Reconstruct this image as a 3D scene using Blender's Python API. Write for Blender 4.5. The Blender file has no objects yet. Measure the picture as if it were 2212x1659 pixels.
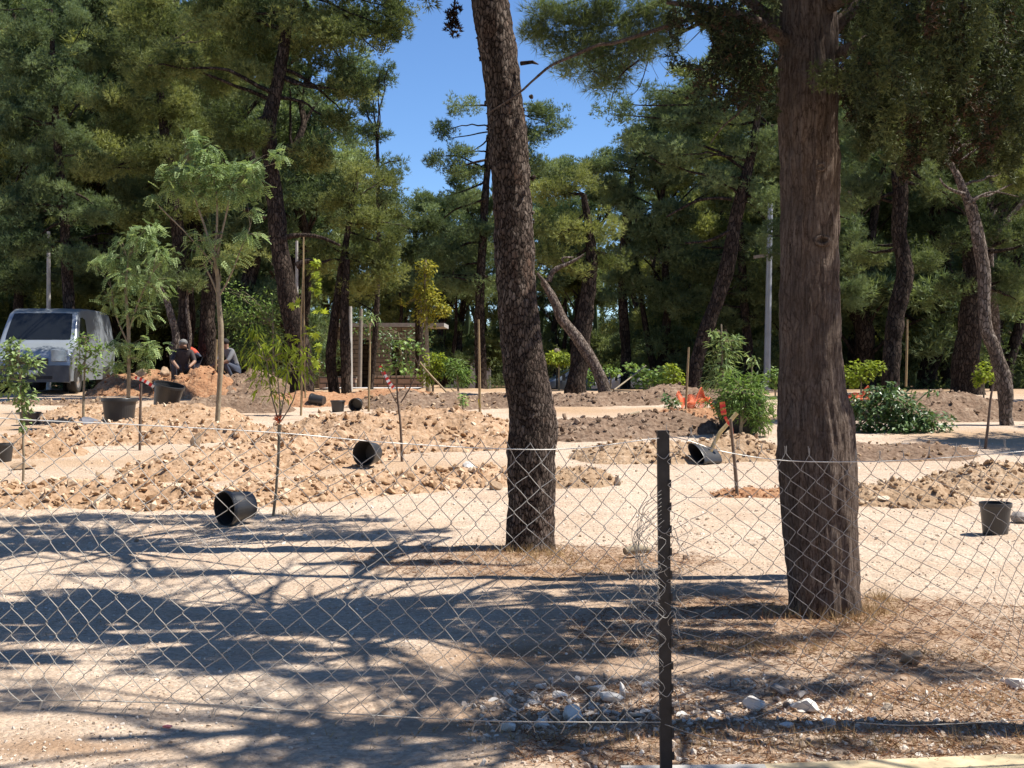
import bpy, math, random
import numpy as np
from mathutils import Vector, Matrix
R = math.radians
rng = np.random.default_rng(7)
random.seed(7)
scn = bpy.context.scene
col = scn.collection

# ------------------------------------------------------------------ camera
FPX = 2800.0; CXP = 1106.0; CYP = 829.5; HOR = 775.0; CAMZ = 1.6
PITCH = math.atan((CYP - HOR) / FPX)
cd = bpy.data.cameras.new('camera'); cam = bpy.data.objects.new('camera', cd); col.objects.link(cam)
cam.location = (0, 0, CAMZ); cam.rotation_euler = (R(90) - PITCH, 0, 0)
cd.sensor_width = 36; cd.lens = 36 * FPX / 2212.0; cd.clip_start = 0.1; cd.clip_end = 2000
scn.camera = cam
scn.render.resolution_x = 1024; scn.render.resolution_y = 768

# ------------------------------------------------------------------ sky and sun
SUN_EL = 60.0; SUN_DIR = np.array([1.0, 0.02])
SUN_DIR = SUN_DIR / np.linalg.norm(SUN_DIR)
w = bpy.data.worlds.new("World"); scn.world = w; w.use_nodes = True
nt = w.node_tree; bg = nt.nodes['Background']
sky = nt.nodes.new('ShaderNodeTexSky'); sky.sky_type = 'NISHITA'; sky.sun_disc = False
sky.sun_elevation = R(SUN_EL); sky.sun_rotation = math.atan2(SUN_DIR[0], SUN_DIR[1])
sky.air_density = 1.0; sky.dust_density = 0.0; sky.ozone_density = 10.0; sky.altitude = 1500
nt.links.new(sky.outputs[0], bg.inputs[0]); bg.inputs[1].default_value = 0.10
sl = bpy.data.lights.new('sun', 'SUN'); sl.energy = 5.0; sl.angle = R(0.45); sl.color = (1.0, 0.95, 0.86)
so = bpy.data.objects.new('sun', sl); col.objects.link(so)
tosun = Vector((SUN_DIR[0] * math.cos(R(SUN_EL)), SUN_DIR[1] * math.cos(R(SUN_EL)), math.sin(R(SUN_EL))))
so.rotation_euler = tosun.to_track_quat('Z', 'Y').to_euler(); so.location = (20, 5, 30)
scn.view_settings.view_transform = 'Standard'; scn.view_settings.look = 'None'
scn.view_settings.gamma = 1.0; scn.view_settings.exposure = 0.74
scn.render.engine = 'CYCLES'
scn.cycles.max_bounces = 7; scn.cycles.diffuse_bounces = 5; scn.cycles.transmission_bounces = 3; scn.cycles.glossy_bounces = 2
scn.cycles.transparent_max_bounces = 4

# ------------------------------------------------------------------ ground profile and pixel helpers
_gd = np.linspace(0, 120, 1201)
_gz = np.interp(_gd, [0, 12, 15, 17, 20, 24, 30, 36, 42, 52, 62, 120], [0, 0, .1, .22, .4, .56, .68, .72, .62, .1, -.35, -.4])
_k = np.ones(25) / 25
_gz = np.convolve(np.pad(_gz, 12, 'edge'), _k, 'valid')
def gz(y): return np.interp(y, _gd, _gz)
def W(px, py, d):
    u = (px - CXP) / FPX; v = (CYP - py) / FPX
    Y = math.cos(PITCH) + math.sin(PITCH) * v; Z = -math.sin(PITCH) + math.cos(PITCH) * v
    s = d / Y
    return np.array([u * s, d, CAMZ + Z * s])
_dl = np.linspace(4, 36, 6400)
_yl = HOR + (CAMZ - gz(_dl)) / _dl * FPX
def dof(py):
    i = np.searchsorted(-_yl, -py)
    return float(_dl[min(i, len(_dl) - 1)])
def G(px, py):
    d = dof(py); p = W(px, py, d); p[2] = gz(d); return p

# ------------------------------------------------------------------ noise
def _h(i, j, k, s):
    n = (i * 374761393 + j * 668265263 + k * 2147483647 + s * 974634777).astype(np.int64)
    n = (n ^ (n >> 13)) * 1274126177
    n = n ^ (n >> 16)
    return (n & 0xffff).astype(np.float64) / 65535.0
def vnoise(p, s=0):
    p = np.asarray(p, float); f = np.floor(p).astype(np.int64); t = p - f; t = t * t * (3 - 2 * t)
    r = 0
    for a in (0, 1):
        for b in (0, 1):
            for c in (0, 1):
                wgt = (t[:, 0] if a else 1 - t[:, 0]) * (t[:, 1] if b else 1 - t[:, 1]) * (t[:, 2] if c else 1 - t[:, 2])
                r = r + wgt * _h(f[:, 0] + a, f[:, 1] + b, f[:, 2] + c, s)
    return r
def fbm(p, o=4, s=0):
    p = np.asarray(p, float); r = 0; a = .5
    for i in range(o): r = r + a * vnoise(p * 2 ** i, s + i); a *= .5
    return r / (1 - .5 ** o)

# ------------------------------------------------------------------ mesh helpers
def norm(v): return v / (np.linalg.norm(v, axis=-1, keepdims=True) + 1e-9)
class MB:
    def __init__(s): s.v = []; s.f = []; s.t = []; s.m = []; s.n = 0
    def add(s, V, F, tint=0.5, mi=0):
        V = np.asarray(V, float); s.v.append(V)
        F = [np.asarray(f) for f in F] if not isinstance(F, np.ndarray) else F
        if isinstance(F, np.ndarray): s.f.append((F + s.n, mi))
        else: s.f.append(([f + s.n for f in F], mi))
        s.t.append(np.broadcast_to(np.asarray(tint, float), (len(V),)).copy()); s.n += len(V); return s
    def build(s, name, mats, parent=None, smooth=False, origin=None):
        V = np.concatenate(s.v) if s.v else np.zeros((0, 3)); T = np.concatenate(s.t)
        org = np.array(parent.location) if parent is not None else (np.array(origin) if origin is not None else np.zeros(3))
        if parent is not None and parent.parent is not None: org = org + np.array(parent.parent.location)
        V = V - org
        loops = []; sizes = []; mi = []
        for F, m in s.f:
            if isinstance(F, np.ndarray):
                loops.append(F.ravel()); sizes.append(np.full(len(F), F.shape[1])); mi.append(np.full(len(F), m))
            else:
                for f in F: loops.append(f); sizes.append(np.array([len(f)])); mi.append(np.array([m]))
        L = np.concatenate(loops).astype(np.int32); S = np.concatenate(sizes).astype(np.int32); M = np.concatenate(mi).astype(np.int32)
        me = bpy.data.meshes.new(name)
        me.vertices.add(len(V)); me.vertices.foreach_set('co', V.astype(np.float32).ravel())
        me.loops.add(len(L)); me.loops.foreach_set('vertex_index', L)
        me.polygons.add(len(S)); st = np.concatenate([[0], np.cumsum(S)[:-1]]).astype(np.int32)
        me.polygons.foreach_set('loop_start', st); me.polygons.foreach_set('loop_total', S)
        me.polygons.foreach_set('material_index', M)
        me.polygons.foreach_set('use_smooth', np.full(len(S), smooth))
        a = me.attributes.new('tint', 'FLOAT', 'POINT'); a.data.foreach_set('value', T.astype(np.float32))
        me.update(calc_edges=True); me.validate()
        for m in (mats if isinstance(mats, (list, tuple)) else [mats]): me.materials.append(m)
        o = bpy.data.objects.new(name, me); col.objects.link(o)
        if parent is not None: o.parent = parent
        elif origin is not None: o.location = origin
        return o
def tag(o, label=None, cat=None, group=None, kind=None):
    if label: o['label'] = label
    if cat: o['category'] = cat
    if group: o['group'] = group
    if kind: o['kind'] = kind
    return o
def thing(name, label, cat, loc=(0, 0, 0), group=None):
    o = bpy.data.objects.new(name, None); col.objects.link(o); o.location = tuple(float(a) for a in loc)
    o.empty_display_size = .2
    return tag(o, label, cat, group)
def tube(P, r, n=8, lump=0.0, ls=3.0, seed=0, cap=True, tw=(1, 1)):
    P = np.asarray(P, float); k = len(P); r = np.broadcast_to(np.asarray(r, float), (k,))
    T = norm(np.gradient(P, axis=0)); ref = np.array([0., 1, 0]) if abs(T[:, 1]).mean() < .8 else np.array([1., 0, 0])
    A = norm(np.cross(T, ref)); B = np.cross(T, A)
    th = np.linspace(0, 2 * math.pi, n, endpoint=False)
    D = A[:, None] * np.cos(th)[None, :, None] + B[:, None] * np.sin(th)[None, :, None]
    V = P[:, None] + D * r[:, None, None]
    if lump:
        q = V.reshape(-1, 3) * ls; nn = fbm(q, 3, seed).reshape(k, n) - .5
        V = V + D * (nn * 2 * lump)[:, :, None] * r[:, None, None]
    V = V.reshape(-1, 3)
    i = np.arange(k - 1)[:, None] * n; j = np.arange(n)[None]; j2 = (j + 1) % n
    F = np.stack([i + j, i + j2, i + n + j2, i + n + j], -1).reshape(-1, 4)
    return V, F, n, k
def add_tube(mb, P, r, n=8, tint=.5, mi=0, **k):
    V, F, n, kk = tube(P, r, n, **k)
    mb.add(V, F, tint, mi)
    if n > 2:
        c0 = mb.n - len(V)
        base = np.arange(n)
        s = (V[:n], V[-n:])
        mb.add(s[0], [base[::-1]], tint, mi); mb.add(s[1], [base], tint, mi)
def smooth_path(P, n):
    P = np.asarray(P, float); k = len(P)
    if k == 2: t = np.linspace(0, 1, n)[:, None]; return P[0] * (1 - t) + P[1] * t
    s = np.linspace(0, k - 1, n); out = []
    for x in s:
        i = min(int(x), k - 2); t = x - i
        p0 = P[max(i - 1, 0)]; p1 = P[i]; p2 = P[i + 1]; p3 = P[min(i + 2, k - 1)]
        out.append(.5 * (2 * p1 + (p2 - p0) * t + (2 * p0 - 5 * p1 + 4 * p2 - p3) * t * t + (3 * p1 - p0 - 3 * p2 + p3) * t ** 3))
    return np.array(out)
def box(mb, lo, hi, tint=.5, mi=0, rot=None, piv=None, bev=0):
    x0, y0, z0 = lo; x1, y1, z1 = hi
    V = np.array([[x0, y0, z0], [x1, y0, z0], [x1, y1, z0], [x0, y1, z0], [x0, y0, z1], [x1, y0, z1], [x1, y1, z1], [x0, y1, z1]], float)
    if rot is not None:
        piv = np.array(piv if piv is not None else (np.array(lo) + np.array(hi)) / 2); V = (V - piv) @ np.array(rot).T + piv
    F = np.array([[0, 3, 2, 1], [4, 5, 6, 7], [0, 1, 5, 4], [1, 2, 6, 5], [2, 3, 7, 6], [3, 0, 4, 7]])
    mb.add(V, F, tint, mi)
def rotz(a): c, s = math.cos(a), math.sin(a); return np.array([[c, -s, 0], [s, c, 0], [0, 0, 1.]])

# templates placed many times with numpy
def scatter(mb, TV, TF, pos, xdir, nrm, scale, tint=.5, mi=0):
    """TV: x along leaf, y across, z normal"""
    N = len(pos); X = norm(xdir); Z = norm(nrm - X * (nrm * X).sum(-1, keepdims=True)); Y = np.cross(Z, X)
    scale = np.broadcast_to(np.asarray(scale, float), (N,))
    V = pos[:, None] + (TV[None, :, 0:1] * X[:, None] + TV[None, :, 1:2] * Y[:, None] + TV[None, :, 2:3] * Z[:, None]) * scale[:, None, None]
    F = TF[None] + (np.arange(N) * len(TV))[:, None, None]
    t = np.broadcast_to(np.asarray(tint, float), (N,))
    mb.add(V.reshape(-1, 3), F.reshape(-1, TF.shape[1]), np.repeat(t, len(TV)), mi)
def rdir(n): return norm(rng.normal(size=(n, 3)))
BLADE = np.array([[0, -.5, 0], [0, .5, 0], [1, 0, 0]], float); BLADE_F = np.array([[0, 1, 2]])
def blades(mb, pos, d, nb, L, wd, spread, tint=.5, mi=0):
    N = len(pos); P = np.repeat(pos, nb, 0); D = norm(np.repeat(d, nb, 0) + rng.normal(size=(N * nb, 3)) * spread)
    TV = BLADE.copy(); TV[:, 1] *= wd / L
    tt = np.repeat(np.broadcast_to(np.asarray(tint, float), (N,)), nb) + rng.normal(size=N * nb) * .06
    scatter(mb, TV, BLADE_F, P, D, rdir(N * nb), L * rng.uniform(.7, 1.2, N * nb), tt, mi)
def puffs(mb, C, r, nt_, nb, L, wd, tint, flat=.75):
    """a pine twig mass: needles pointing out and up from each little ball of twigs"""
    M = len(C); D = norm(rng.normal(size=(M, nt_, 3))); rad = rng.uniform(.15, 1, (M, nt_, 1)) ** .55
    r = np.broadcast_to(np.asarray(r, float), (M,))
    sc = np.array([1, 1, flat]); st = rng.uniform(.8, 1.35, (M, 1, 3))
    P = C[:, None] + D * rad * r[:, None, None] * sc * st
    dd = norm(D * .8 + np.array([0, 0, .55]))
    t = np.repeat(np.broadcast_to(np.asarray(tint, float), (M,)), nt_)
    blades(mb, P.reshape(-1, 3), dd.reshape(-1, 3), nb, L, wd, .55, t)

# ------------------------------------------------------------------ materials
def newmat(name):
    m = bpy.data.materials.new(name); m.use_nodes = True
    n = m.node_tree; b = n.nodes['Principled BSDF']; return m, n, b
def nd(n, t, **k):
    x = n.nodes.new(t)
    for a, v in k.items():
        if a in x.inputs.keys() if hasattr(x.inputs, 'keys') else False: x.inputs[a].default_value = v
        else: setattr(x, a, v)
    return x
def ramp(n, src, stops, interp='LINEAR'):
    r = n.nodes.new('ShaderNodeValToRGB'); r.color_ramp.interpolation = interp
    while len(r.color_ramp.elements) < len(stops): r.color_ramp.elements.new(.5)
    for e, (p, c) in zip(r.color_ramp.elements, stops):
        e.position = p; e.color = (c[0], c[1], c[2], 1) if hasattr(c, '__len__') else (c, c, c, 1)
    n.links.new(src, r.inputs[0]); return r.outputs[0]
def noise(n, vec, scale, detail=6, rough=.6):
    x = n.nodes.new('ShaderNodeTexNoise'); x.inputs['Scale'].default_value = scale
    x.inputs['Detail'].default_value = detail; x.inputs['Roughness'].default_value = rough
    if vec is not None: n.links.new(vec, x.inputs['Vector'])
    return x.outputs[0]
def coords(n, scale=(1, 1, 1), kind='Object'):
    t = n.nodes.new('ShaderNodeTexCoord'); m = n.nodes.new('ShaderNodeMapping'); m.inputs['Scale'].default_value = scale
    n.links.new(t.outputs[kind], m.inputs[0]); return m.outputs[0]
def mix(n, f, a, b, mode='MIX'):
    x = n.nodes.new('ShaderNodeMix'); x.data_type = 'RGBA'; x.blend_type = mode
    for s, v in ((0, f), (6, a), (7, b)):
        if isinstance(v, (int, float)): x.inputs[s].default_value = v
        elif isinstance(v, tuple): x.inputs[s].default_value = (*v, 1)
        else: n.links.new(v, x.inputs[s])
    return x.outputs[2]
def math_(n, op, a, b):
    x = n.nodes.new('ShaderNodeMath'); x.operation = op
    for s, v in ((0, a), (1, b)):
        if isinstance(v, (int, float)): x.inputs[s].default_value = v
        else: n.links.new(v, x.inputs[s])
    return x.outputs[0]
def bump(n, b, h, strength=.5, dist=.02):
    x = n.nodes.new('ShaderNodeBump'); x.inputs['Strength'].default_value = strength; x.inputs['Distance'].default_value = dist
    n.links.new(h, x.inputs['Height']); n.links.new(x.outputs[0], b.inputs['Normal'])
def attr(n, name):
    a = n.nodes.new('ShaderNodeAttribute'); a.attribute_name = name; return a.outputs['Fac']
def simple(name, c, rough=.6, metal=0.0, var=.15, scale=8, bmp=0, bd=.01):
    m, n, b = newmat(name); f = noise(n, coords(n), scale)
    c0 = tuple(x * (1 - var) for x in c); c1 = tuple(min(1, x * (1 + var)) for x in c)
    n.links.new(ramp(n, f, [(.3, c0), (.7, c1)]), b.inputs['Base Color'])
    b.inputs['Roughness'].default_value = rough; b.inputs['Metallic'].default_value = metal
    if bmp: bump(n, b, f, bmp, bd)
    return m
def leafmat(name, dark, lite, trans=.38, rough=.6, spec=.2, dead=None):
    m, n, b = newmat(name)
    c = ramp(n, attr(n, 'tint'), [(0.0, dead or dark), (0.12, dark), (1.0, lite)])
    n.links.new(c, b.inputs['Base Color']); b.inputs['Roughness'].default_value = rough
    b.inputs['Specular IOR Level'].default_value = spec
    t = n.nodes.new('ShaderNodeBsdfTranslucent'); n.links.new(mix(n, 1.0, c, (1.0, 1.0, .55), 'MULTIPLY'), t.inputs[0])
    mx = n.nodes.new('ShaderNodeMixShader'); mx.inputs[0].default_value = trans
    n.links.new(b.outputs[0], mx.inputs[1]); n.links.new(t.outputs[0], mx.inputs[2])
    n.links.new(mx.outputs[0], n.nodes['Material Output'].inputs[0]); return m
M = {}
M['pine'] = leafmat('pine_needles', (.080, .112, .050), (.27, .32, .145))
M['pine_yellow'] = leafmat('pine_needles_sunny', (.090, .120, .042), (.37, .40, .15))
M['pine_blue'] = leafmat('pine_needles_cool', (.085, .128, .064), (.28, .35, .17))
M['cypress_leaf'] = leafmat('cypress_scale_foliage', (.020, .030, .013), (.165, .195, .08), trans=.2, dead=(.09, .05, .03))
M['leaf_green'] = leafmat('young_leaf_green', (.09, .16, .045), (.32, .46, .13), trans=.4, rough=.45)
M['leaf_pale'] = leafmat('young_leaf_pale', (.13, .20, .08), (.42, .54, .24), trans=.35, rough=.45)
M['leaf_dark'] = leafmat('shrub_leaf_dark', (.04, .085, .025), (.17, .26, .09), trans=.25, rough=.35, spec=.5)
M['leaf_yellow'] = leafmat('yellow_leaf', (.20, .22, .04), (.52, .47, .08), trans=.4)
M['leaf_lime'] = leafmat('lime_leaf', (.16, .22, .03), (.42, .50, .06), trans=.45)
M['dry'] = leafmat('dry_straw', (.25, .15, .07), (.50, .36, .19), trans=.1)
M['litter'] = leafmat('dead_pine_needles', (.16, .07, .035), (.36, .20, .10), trans=.1)

def barkmat(name, dark, mid, lite, sc=(16, 16, 5), pink=None, d=.02, useattr=False):
    m, n, b = newmat(name); v = coords(n, sc)
    wn = n.nodes.new('ShaderNodeTexNoise'); wn.inputs['Scale'].default_value = .9; wn.inputs['Detail'].default_value = 6; wn.inputs['Roughness'].default_value = .7; n.links.new(v, wn.inputs['Vector'])
    vv = mix(n, 1.0, v, mix(n, 1.0, wn.outputs['Color'], (1.3, 1.3, 1.3), 'MULTIPLY'), 'ADD')
    vo = n.nodes.new('ShaderNodeTexVoronoi'); vo.feature = 'DISTANCE_TO_EDGE'; vo.inputs['Scale'].default_value = 1.0; n.links.new(vv, vo.inputs['Vector'])
    vc = n.nodes.new('ShaderNodeTexVoronoi'); vc.inputs['Scale'].default_value = 1.0; n.links.new(vv, vc.inputs['Vector'])
    sp = n.nodes.new('ShaderNodeSeparateColor'); n.links.new(vc.outputs['Color'], sp.inputs[0])
    crack = ramp(n, vo.outputs['Distance'], [(0.02, 0), (.14, 1)])
    fine = noise(n, coords(n, (sc[0] * 3.5, sc[1] * 3.5, sc[2] * 5)), 1.0, 8, .75)
    big = noise(n, coords(n, (2.2, 2.2, .9)), 1.0, 4, .6)
    t = math_(n, 'ADD', math_(n, 'ADD', math_(n, 'MULTIPLY', sp.outputs[0], .30), math_(n, 'MULTIPLY', fine, .55)), math_(n, 'MULTIPLY', big, .35))
    if useattr: t = math_(n, 'ADD', math_(n, 'MULTIPLY', t, .8), math_(n, 'MULTIPLY', attr(n, 'tint'), .2))
    c = ramp(n, t, [(.40, tuple(.55 * x for x in mid)), (.58, mid), (.86, lite)])
    if pink:
        pk = ramp(n, noise(n, coords(n, (5, 5, 2.2)), 1, 3), [(.58, 0), (.68, .55)]); c = mix(n, pk, c, mix(n, 1.0, c, pink, 'MULTIPLY'))
    c = mix(n, crack, dark, c)
    n.links.new(c, b.inputs['Base Color']); b.inputs['Roughness'].default_value = .95; b.inputs['Specular IOR Level'].default_value = .1
    h = math_(n, 'ADD', math_(n, 'MULTIPLY', ramp(n, vo.outputs['Distance'], [(0, 0), (.25, 1)]), .6), math_(n, 'ADD', math_(n, 'MULTIPLY', sp.outputs[1], .3), math_(n, 'MULTIPLY', fine, .5)))
    bump(n, b, h, 1.0, d); return m
M['pine_bark'] = barkmat('pine_bark', (.018, .013, .010), (.14, .105, .085), (.34, .28, .235), (38, 38, 15), (1.4, 1.05, .85), .02, True)
M['far_bark'] = barkmat('distant_pine_bark', (.015, .011, .009), (.060, .044, .035), (.14, .105, .08), (16, 16, 6), None, .03)
M['grey_bark'] = barkmat('pale_bark', (.05, .038, .03), (.17, .13, .105), (.34, .285, .24), (20, 20, 9), None, .015)
def cypbark():
    m, n, b = newmat('cypress_bark')
    wv = n.nodes.new('ShaderNodeTexNoise'); wv.inputs['Scale'].default_value = 4.0; wv.inputs['Detail'].default_value = 5; n.links.new(coords(n), wv.inputs['Vector'])
    def st(sc, k): return mix(n, 1.0, coords(n, sc), mix(n, 1.0, wv.outputs['Color'], (k, k, k), 'MULTIPLY'), 'ADD')
    vo = n.nodes.new('ShaderNodeTexVoronoi'); vo.feature = 'DISTANCE_TO_EDGE'; n.links.new(st((42, 42, 6.5), 3.5), vo.inputs['Vector']); vo.inputs['Scale'].default_value = 1
    f1 = noise(n, st((85, 85, 9), 3), 1, 9, .8); f2 = noise(n, st((24, 24, 4), 2), 1, 6, .7); f3 = noise(n, coords(n), 3.0, 6, .7); f4 = noise(n, coords(n), 60, 5, .75)
    pl = ramp(n, vo.outputs['Distance'], [(0, 0), (.18, 1)])
    h = math_(n, 'ADD', math_(n, 'ADD', math_(n, 'MULTIPLY', f1, .42), math_(n, 'MULTIPLY', pl, .10)), math_(n, 'ADD', math_(n, 'MULTIPLY', f2, .36), math_(n, 'MULTIPLY', f4, .24)))
    c = ramp(n, h, [(.45, (.034, .024, .019)), (.53, (.122, .088, .069)), (.62, (.195, .150, .121)), (.75, (.30, .245, .20))])
    c = mix(n, ramp(n, f3, [(.42, 0), (.62, .6)]), c, (.085, .064, .052))
    n.links.new(c, b.inputs['Base Color']); b.inputs['Roughness'].default_value = .95; b.inputs['Specular IOR Level'].default_value = .1
    bump(n, b, h, 1.0, .025); return m
M['cypress_bark'] = cypbark()
M['twig'] = simple('twig_bark', (.16, .115, .085), .9, var=.3, scale=20)
M['stem'] = simple('sapling_stem', (.26, .21, .14), .85, var=.3, scale=14)
M['cane'] = simple('bamboo_cane', (.30, .215, .11), .6, var=.2, scale=10)
M['stake'] = simple('dark_stake', (.13, .09, .065), .85, var=.3, scale=15)
M['plastic'] = simple('black_pot_plastic', (.035, .034, .034), .38, var=.2, scale=6)
M['wire'] = simple('galvanised_wire', (.60, .59, .56), .5, .4, var=.15, scale=20)
M['wire_old'] = simple('dull_wire', (.34, .32, .29), .65, .1, var=.2, scale=20)
M['iron'] = simple('dark_painted_iron', (.028, .026, .027), .55, .2, var=.3, scale=25, bmp=.2)
M['red'] = simple('red_tape', (.62, .03, .03), .5, var=.1); M['white'] = simple('white_tape', (.75, .73, .70), .5, var=.05)
M['orange_net'] = simple('orange_net', (.68, .15, .05), .6, var=.2); M['yellow'] = simple('yellow_plastic', (.6, .5, .03), .5)
M['rock'] = simple('limestone', (.50, .41, .31), .9, var=.25, scale=9, bmp=.5, bd=.02)
M['rock_white'] = simple('white_stone', (.66, .61, .55), .9, var=.18, scale=14, bmp=.5, bd=.012)
M['rock_grey'] = simple('grey_stone', (.26, .23, .21), .9, var=.25, scale=14, bmp=.5, bd=.012)
M['rock_brown'] = simple('brown_clod', (.36, .25, .16), .95, var=.3, scale=9, bmp=.6, bd=.02)
M['rock_dark'] = simple('dark_clod', (.15, .10, .07), .95, var=.3, scale=9, bmp=.6, bd=.02)
M['rock_red'] = simple('reddish_clod', (.40, .21, .12), .95, var=.3, scale=9, bmp=.6, bd=.02)
M['concrete'] = simple('weathered_concrete', (.42, .40, .37), .9, var=.2, scale=6, bmp=.3)
M['galv_pole'] = simple('galvanised_pole', (.36, .38, .41), .45, .3, var=.12, scale=4)
M['pole_wood'] = simple('grey_wood', (.27, .23, .19), .9, var=.25, scale=10)
M['pink'] = simple('pink_plastic', (.65, .2, .2), .5)

def soilmat(name, a, b_, c_, bd=.03, sc=10):
    m, n, b = newmat(name); v = coords(n)
    f = noise(n, v, sc, 8, .65); g = noise(n, v, 1.4, 4, .6)
    vo = n.nodes.new('ShaderNodeTexVoronoi'); vo.inputs['Scale'].default_value = sc * 1.6; n.links.new(v, vo.inputs['Vector'])
    c = ramp(n, f, [(.35, a), (.5, b_), (.68, c_)])
    c = mix(n, ramp(n, g, [(.4, 0), (.65, .5)]), c, a)
    n.links.new(c, b.inputs['Base Color']); b.inputs['Roughness'].default_value = 1; b.inputs['Specular IOR Level'].default_value = .05
    h = math_(n, 'SUBTRACT', f, math_(n, 'MULTIPLY', vo.outputs['Distance'], .6)); bump(n, b, h, 1.0, bd); return m
M['soil_light'] = soilmat('pale_rubbly_soil', (.29, .18, .105), (.43, .285, .18), (.56, .41, .285))
M['soil_brown'] = soilmat('brown_soil', (.27, .175, .105), (.38, .265, .17), (.50, .38, .27))
M['soil_red'] = soilmat('reddish_soil', (.26, .13, .07), (.37, .20, .11), (.46, .29, .17))
M['soil_dark'] = soilmat('dark_shaded_soil', (.13, .085, .058), (.22, .15, .105), (.34, .255, .185))  # dark earth; shade lying on the heaps is put into its colour too
def groundmat():
    m, n, b = newmat('gravelly_sand'); v = coords(n)
    f = noise(n, v, 34, 8, .75); g = noise(n, v, 1.1, 5, .6); k = noise(n, v, 9, 6, .7)
    vo = n.nodes.new('ShaderNodeTexVoronoi'); vo.inputs['Scale'].default_value = 42; n.links.new(v, vo.inputs['Vector'])
    peb = ramp(n, vo.outputs['Color'], [(.35, (.80, .80, .80)), (.55, (1, 1, 1)), (.8, (1.0, .98, .95)), (.97, (.62, .56, .52))])
    c = ramp(n, f, [(.32, (.44, .335, .25)), (.5, (.60, .48, .37)), (.66, (.70, .585, .475))])
    c = mix(n, ramp(n, g, [(.42, 0), (.62, .65)]), c, (.50, .365, .26)); g2 = noise(n, coords(n, (.5, 2.2, 1)), 1.6, 5, .65); c = mix(n, ramp(n, g2, [(.5, 0), (.66, .5)]), c, (.46, .35, .265))
    c = mix(n, 1.0, c, peb, 'MULTIPLY')
    lit = mix(n, ramp(n, k, [(.3, 0), (.7, 1)]), (.22, .125, .072), (.44, .30, .195))
    lf = math_(n, 'MULTIPLY', attr(n, 'litter'), ramp(n, math_(n, 'ADD', math_(n, 'MULTIPLY', k, .6), math_(n, 'MULTIPLY', g, .5)), [(.34, .30), (.56, 1)]))
    c = mix(n, lf, c, lit)
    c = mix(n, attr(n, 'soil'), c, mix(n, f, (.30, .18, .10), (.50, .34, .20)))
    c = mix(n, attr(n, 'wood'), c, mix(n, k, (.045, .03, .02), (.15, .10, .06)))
    n.links.new(c, b.inputs['Base Color']); b.inputs['Roughness'].default_value = 1; b.inputs['Specular IOR Level'].default_value = .05
    h = math_(n, 'ADD', math_(n, 'MULTIPLY', f, .6), math_(n, 'SUBTRACT', math_(n, 'MULTIPLY', k, .9), math_(n, 'MULTIPLY', vo.outputs['Distance'], .5)))
    bump(n, b, h, .9, .022); return m
M['ground'] = groundmat()

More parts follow.
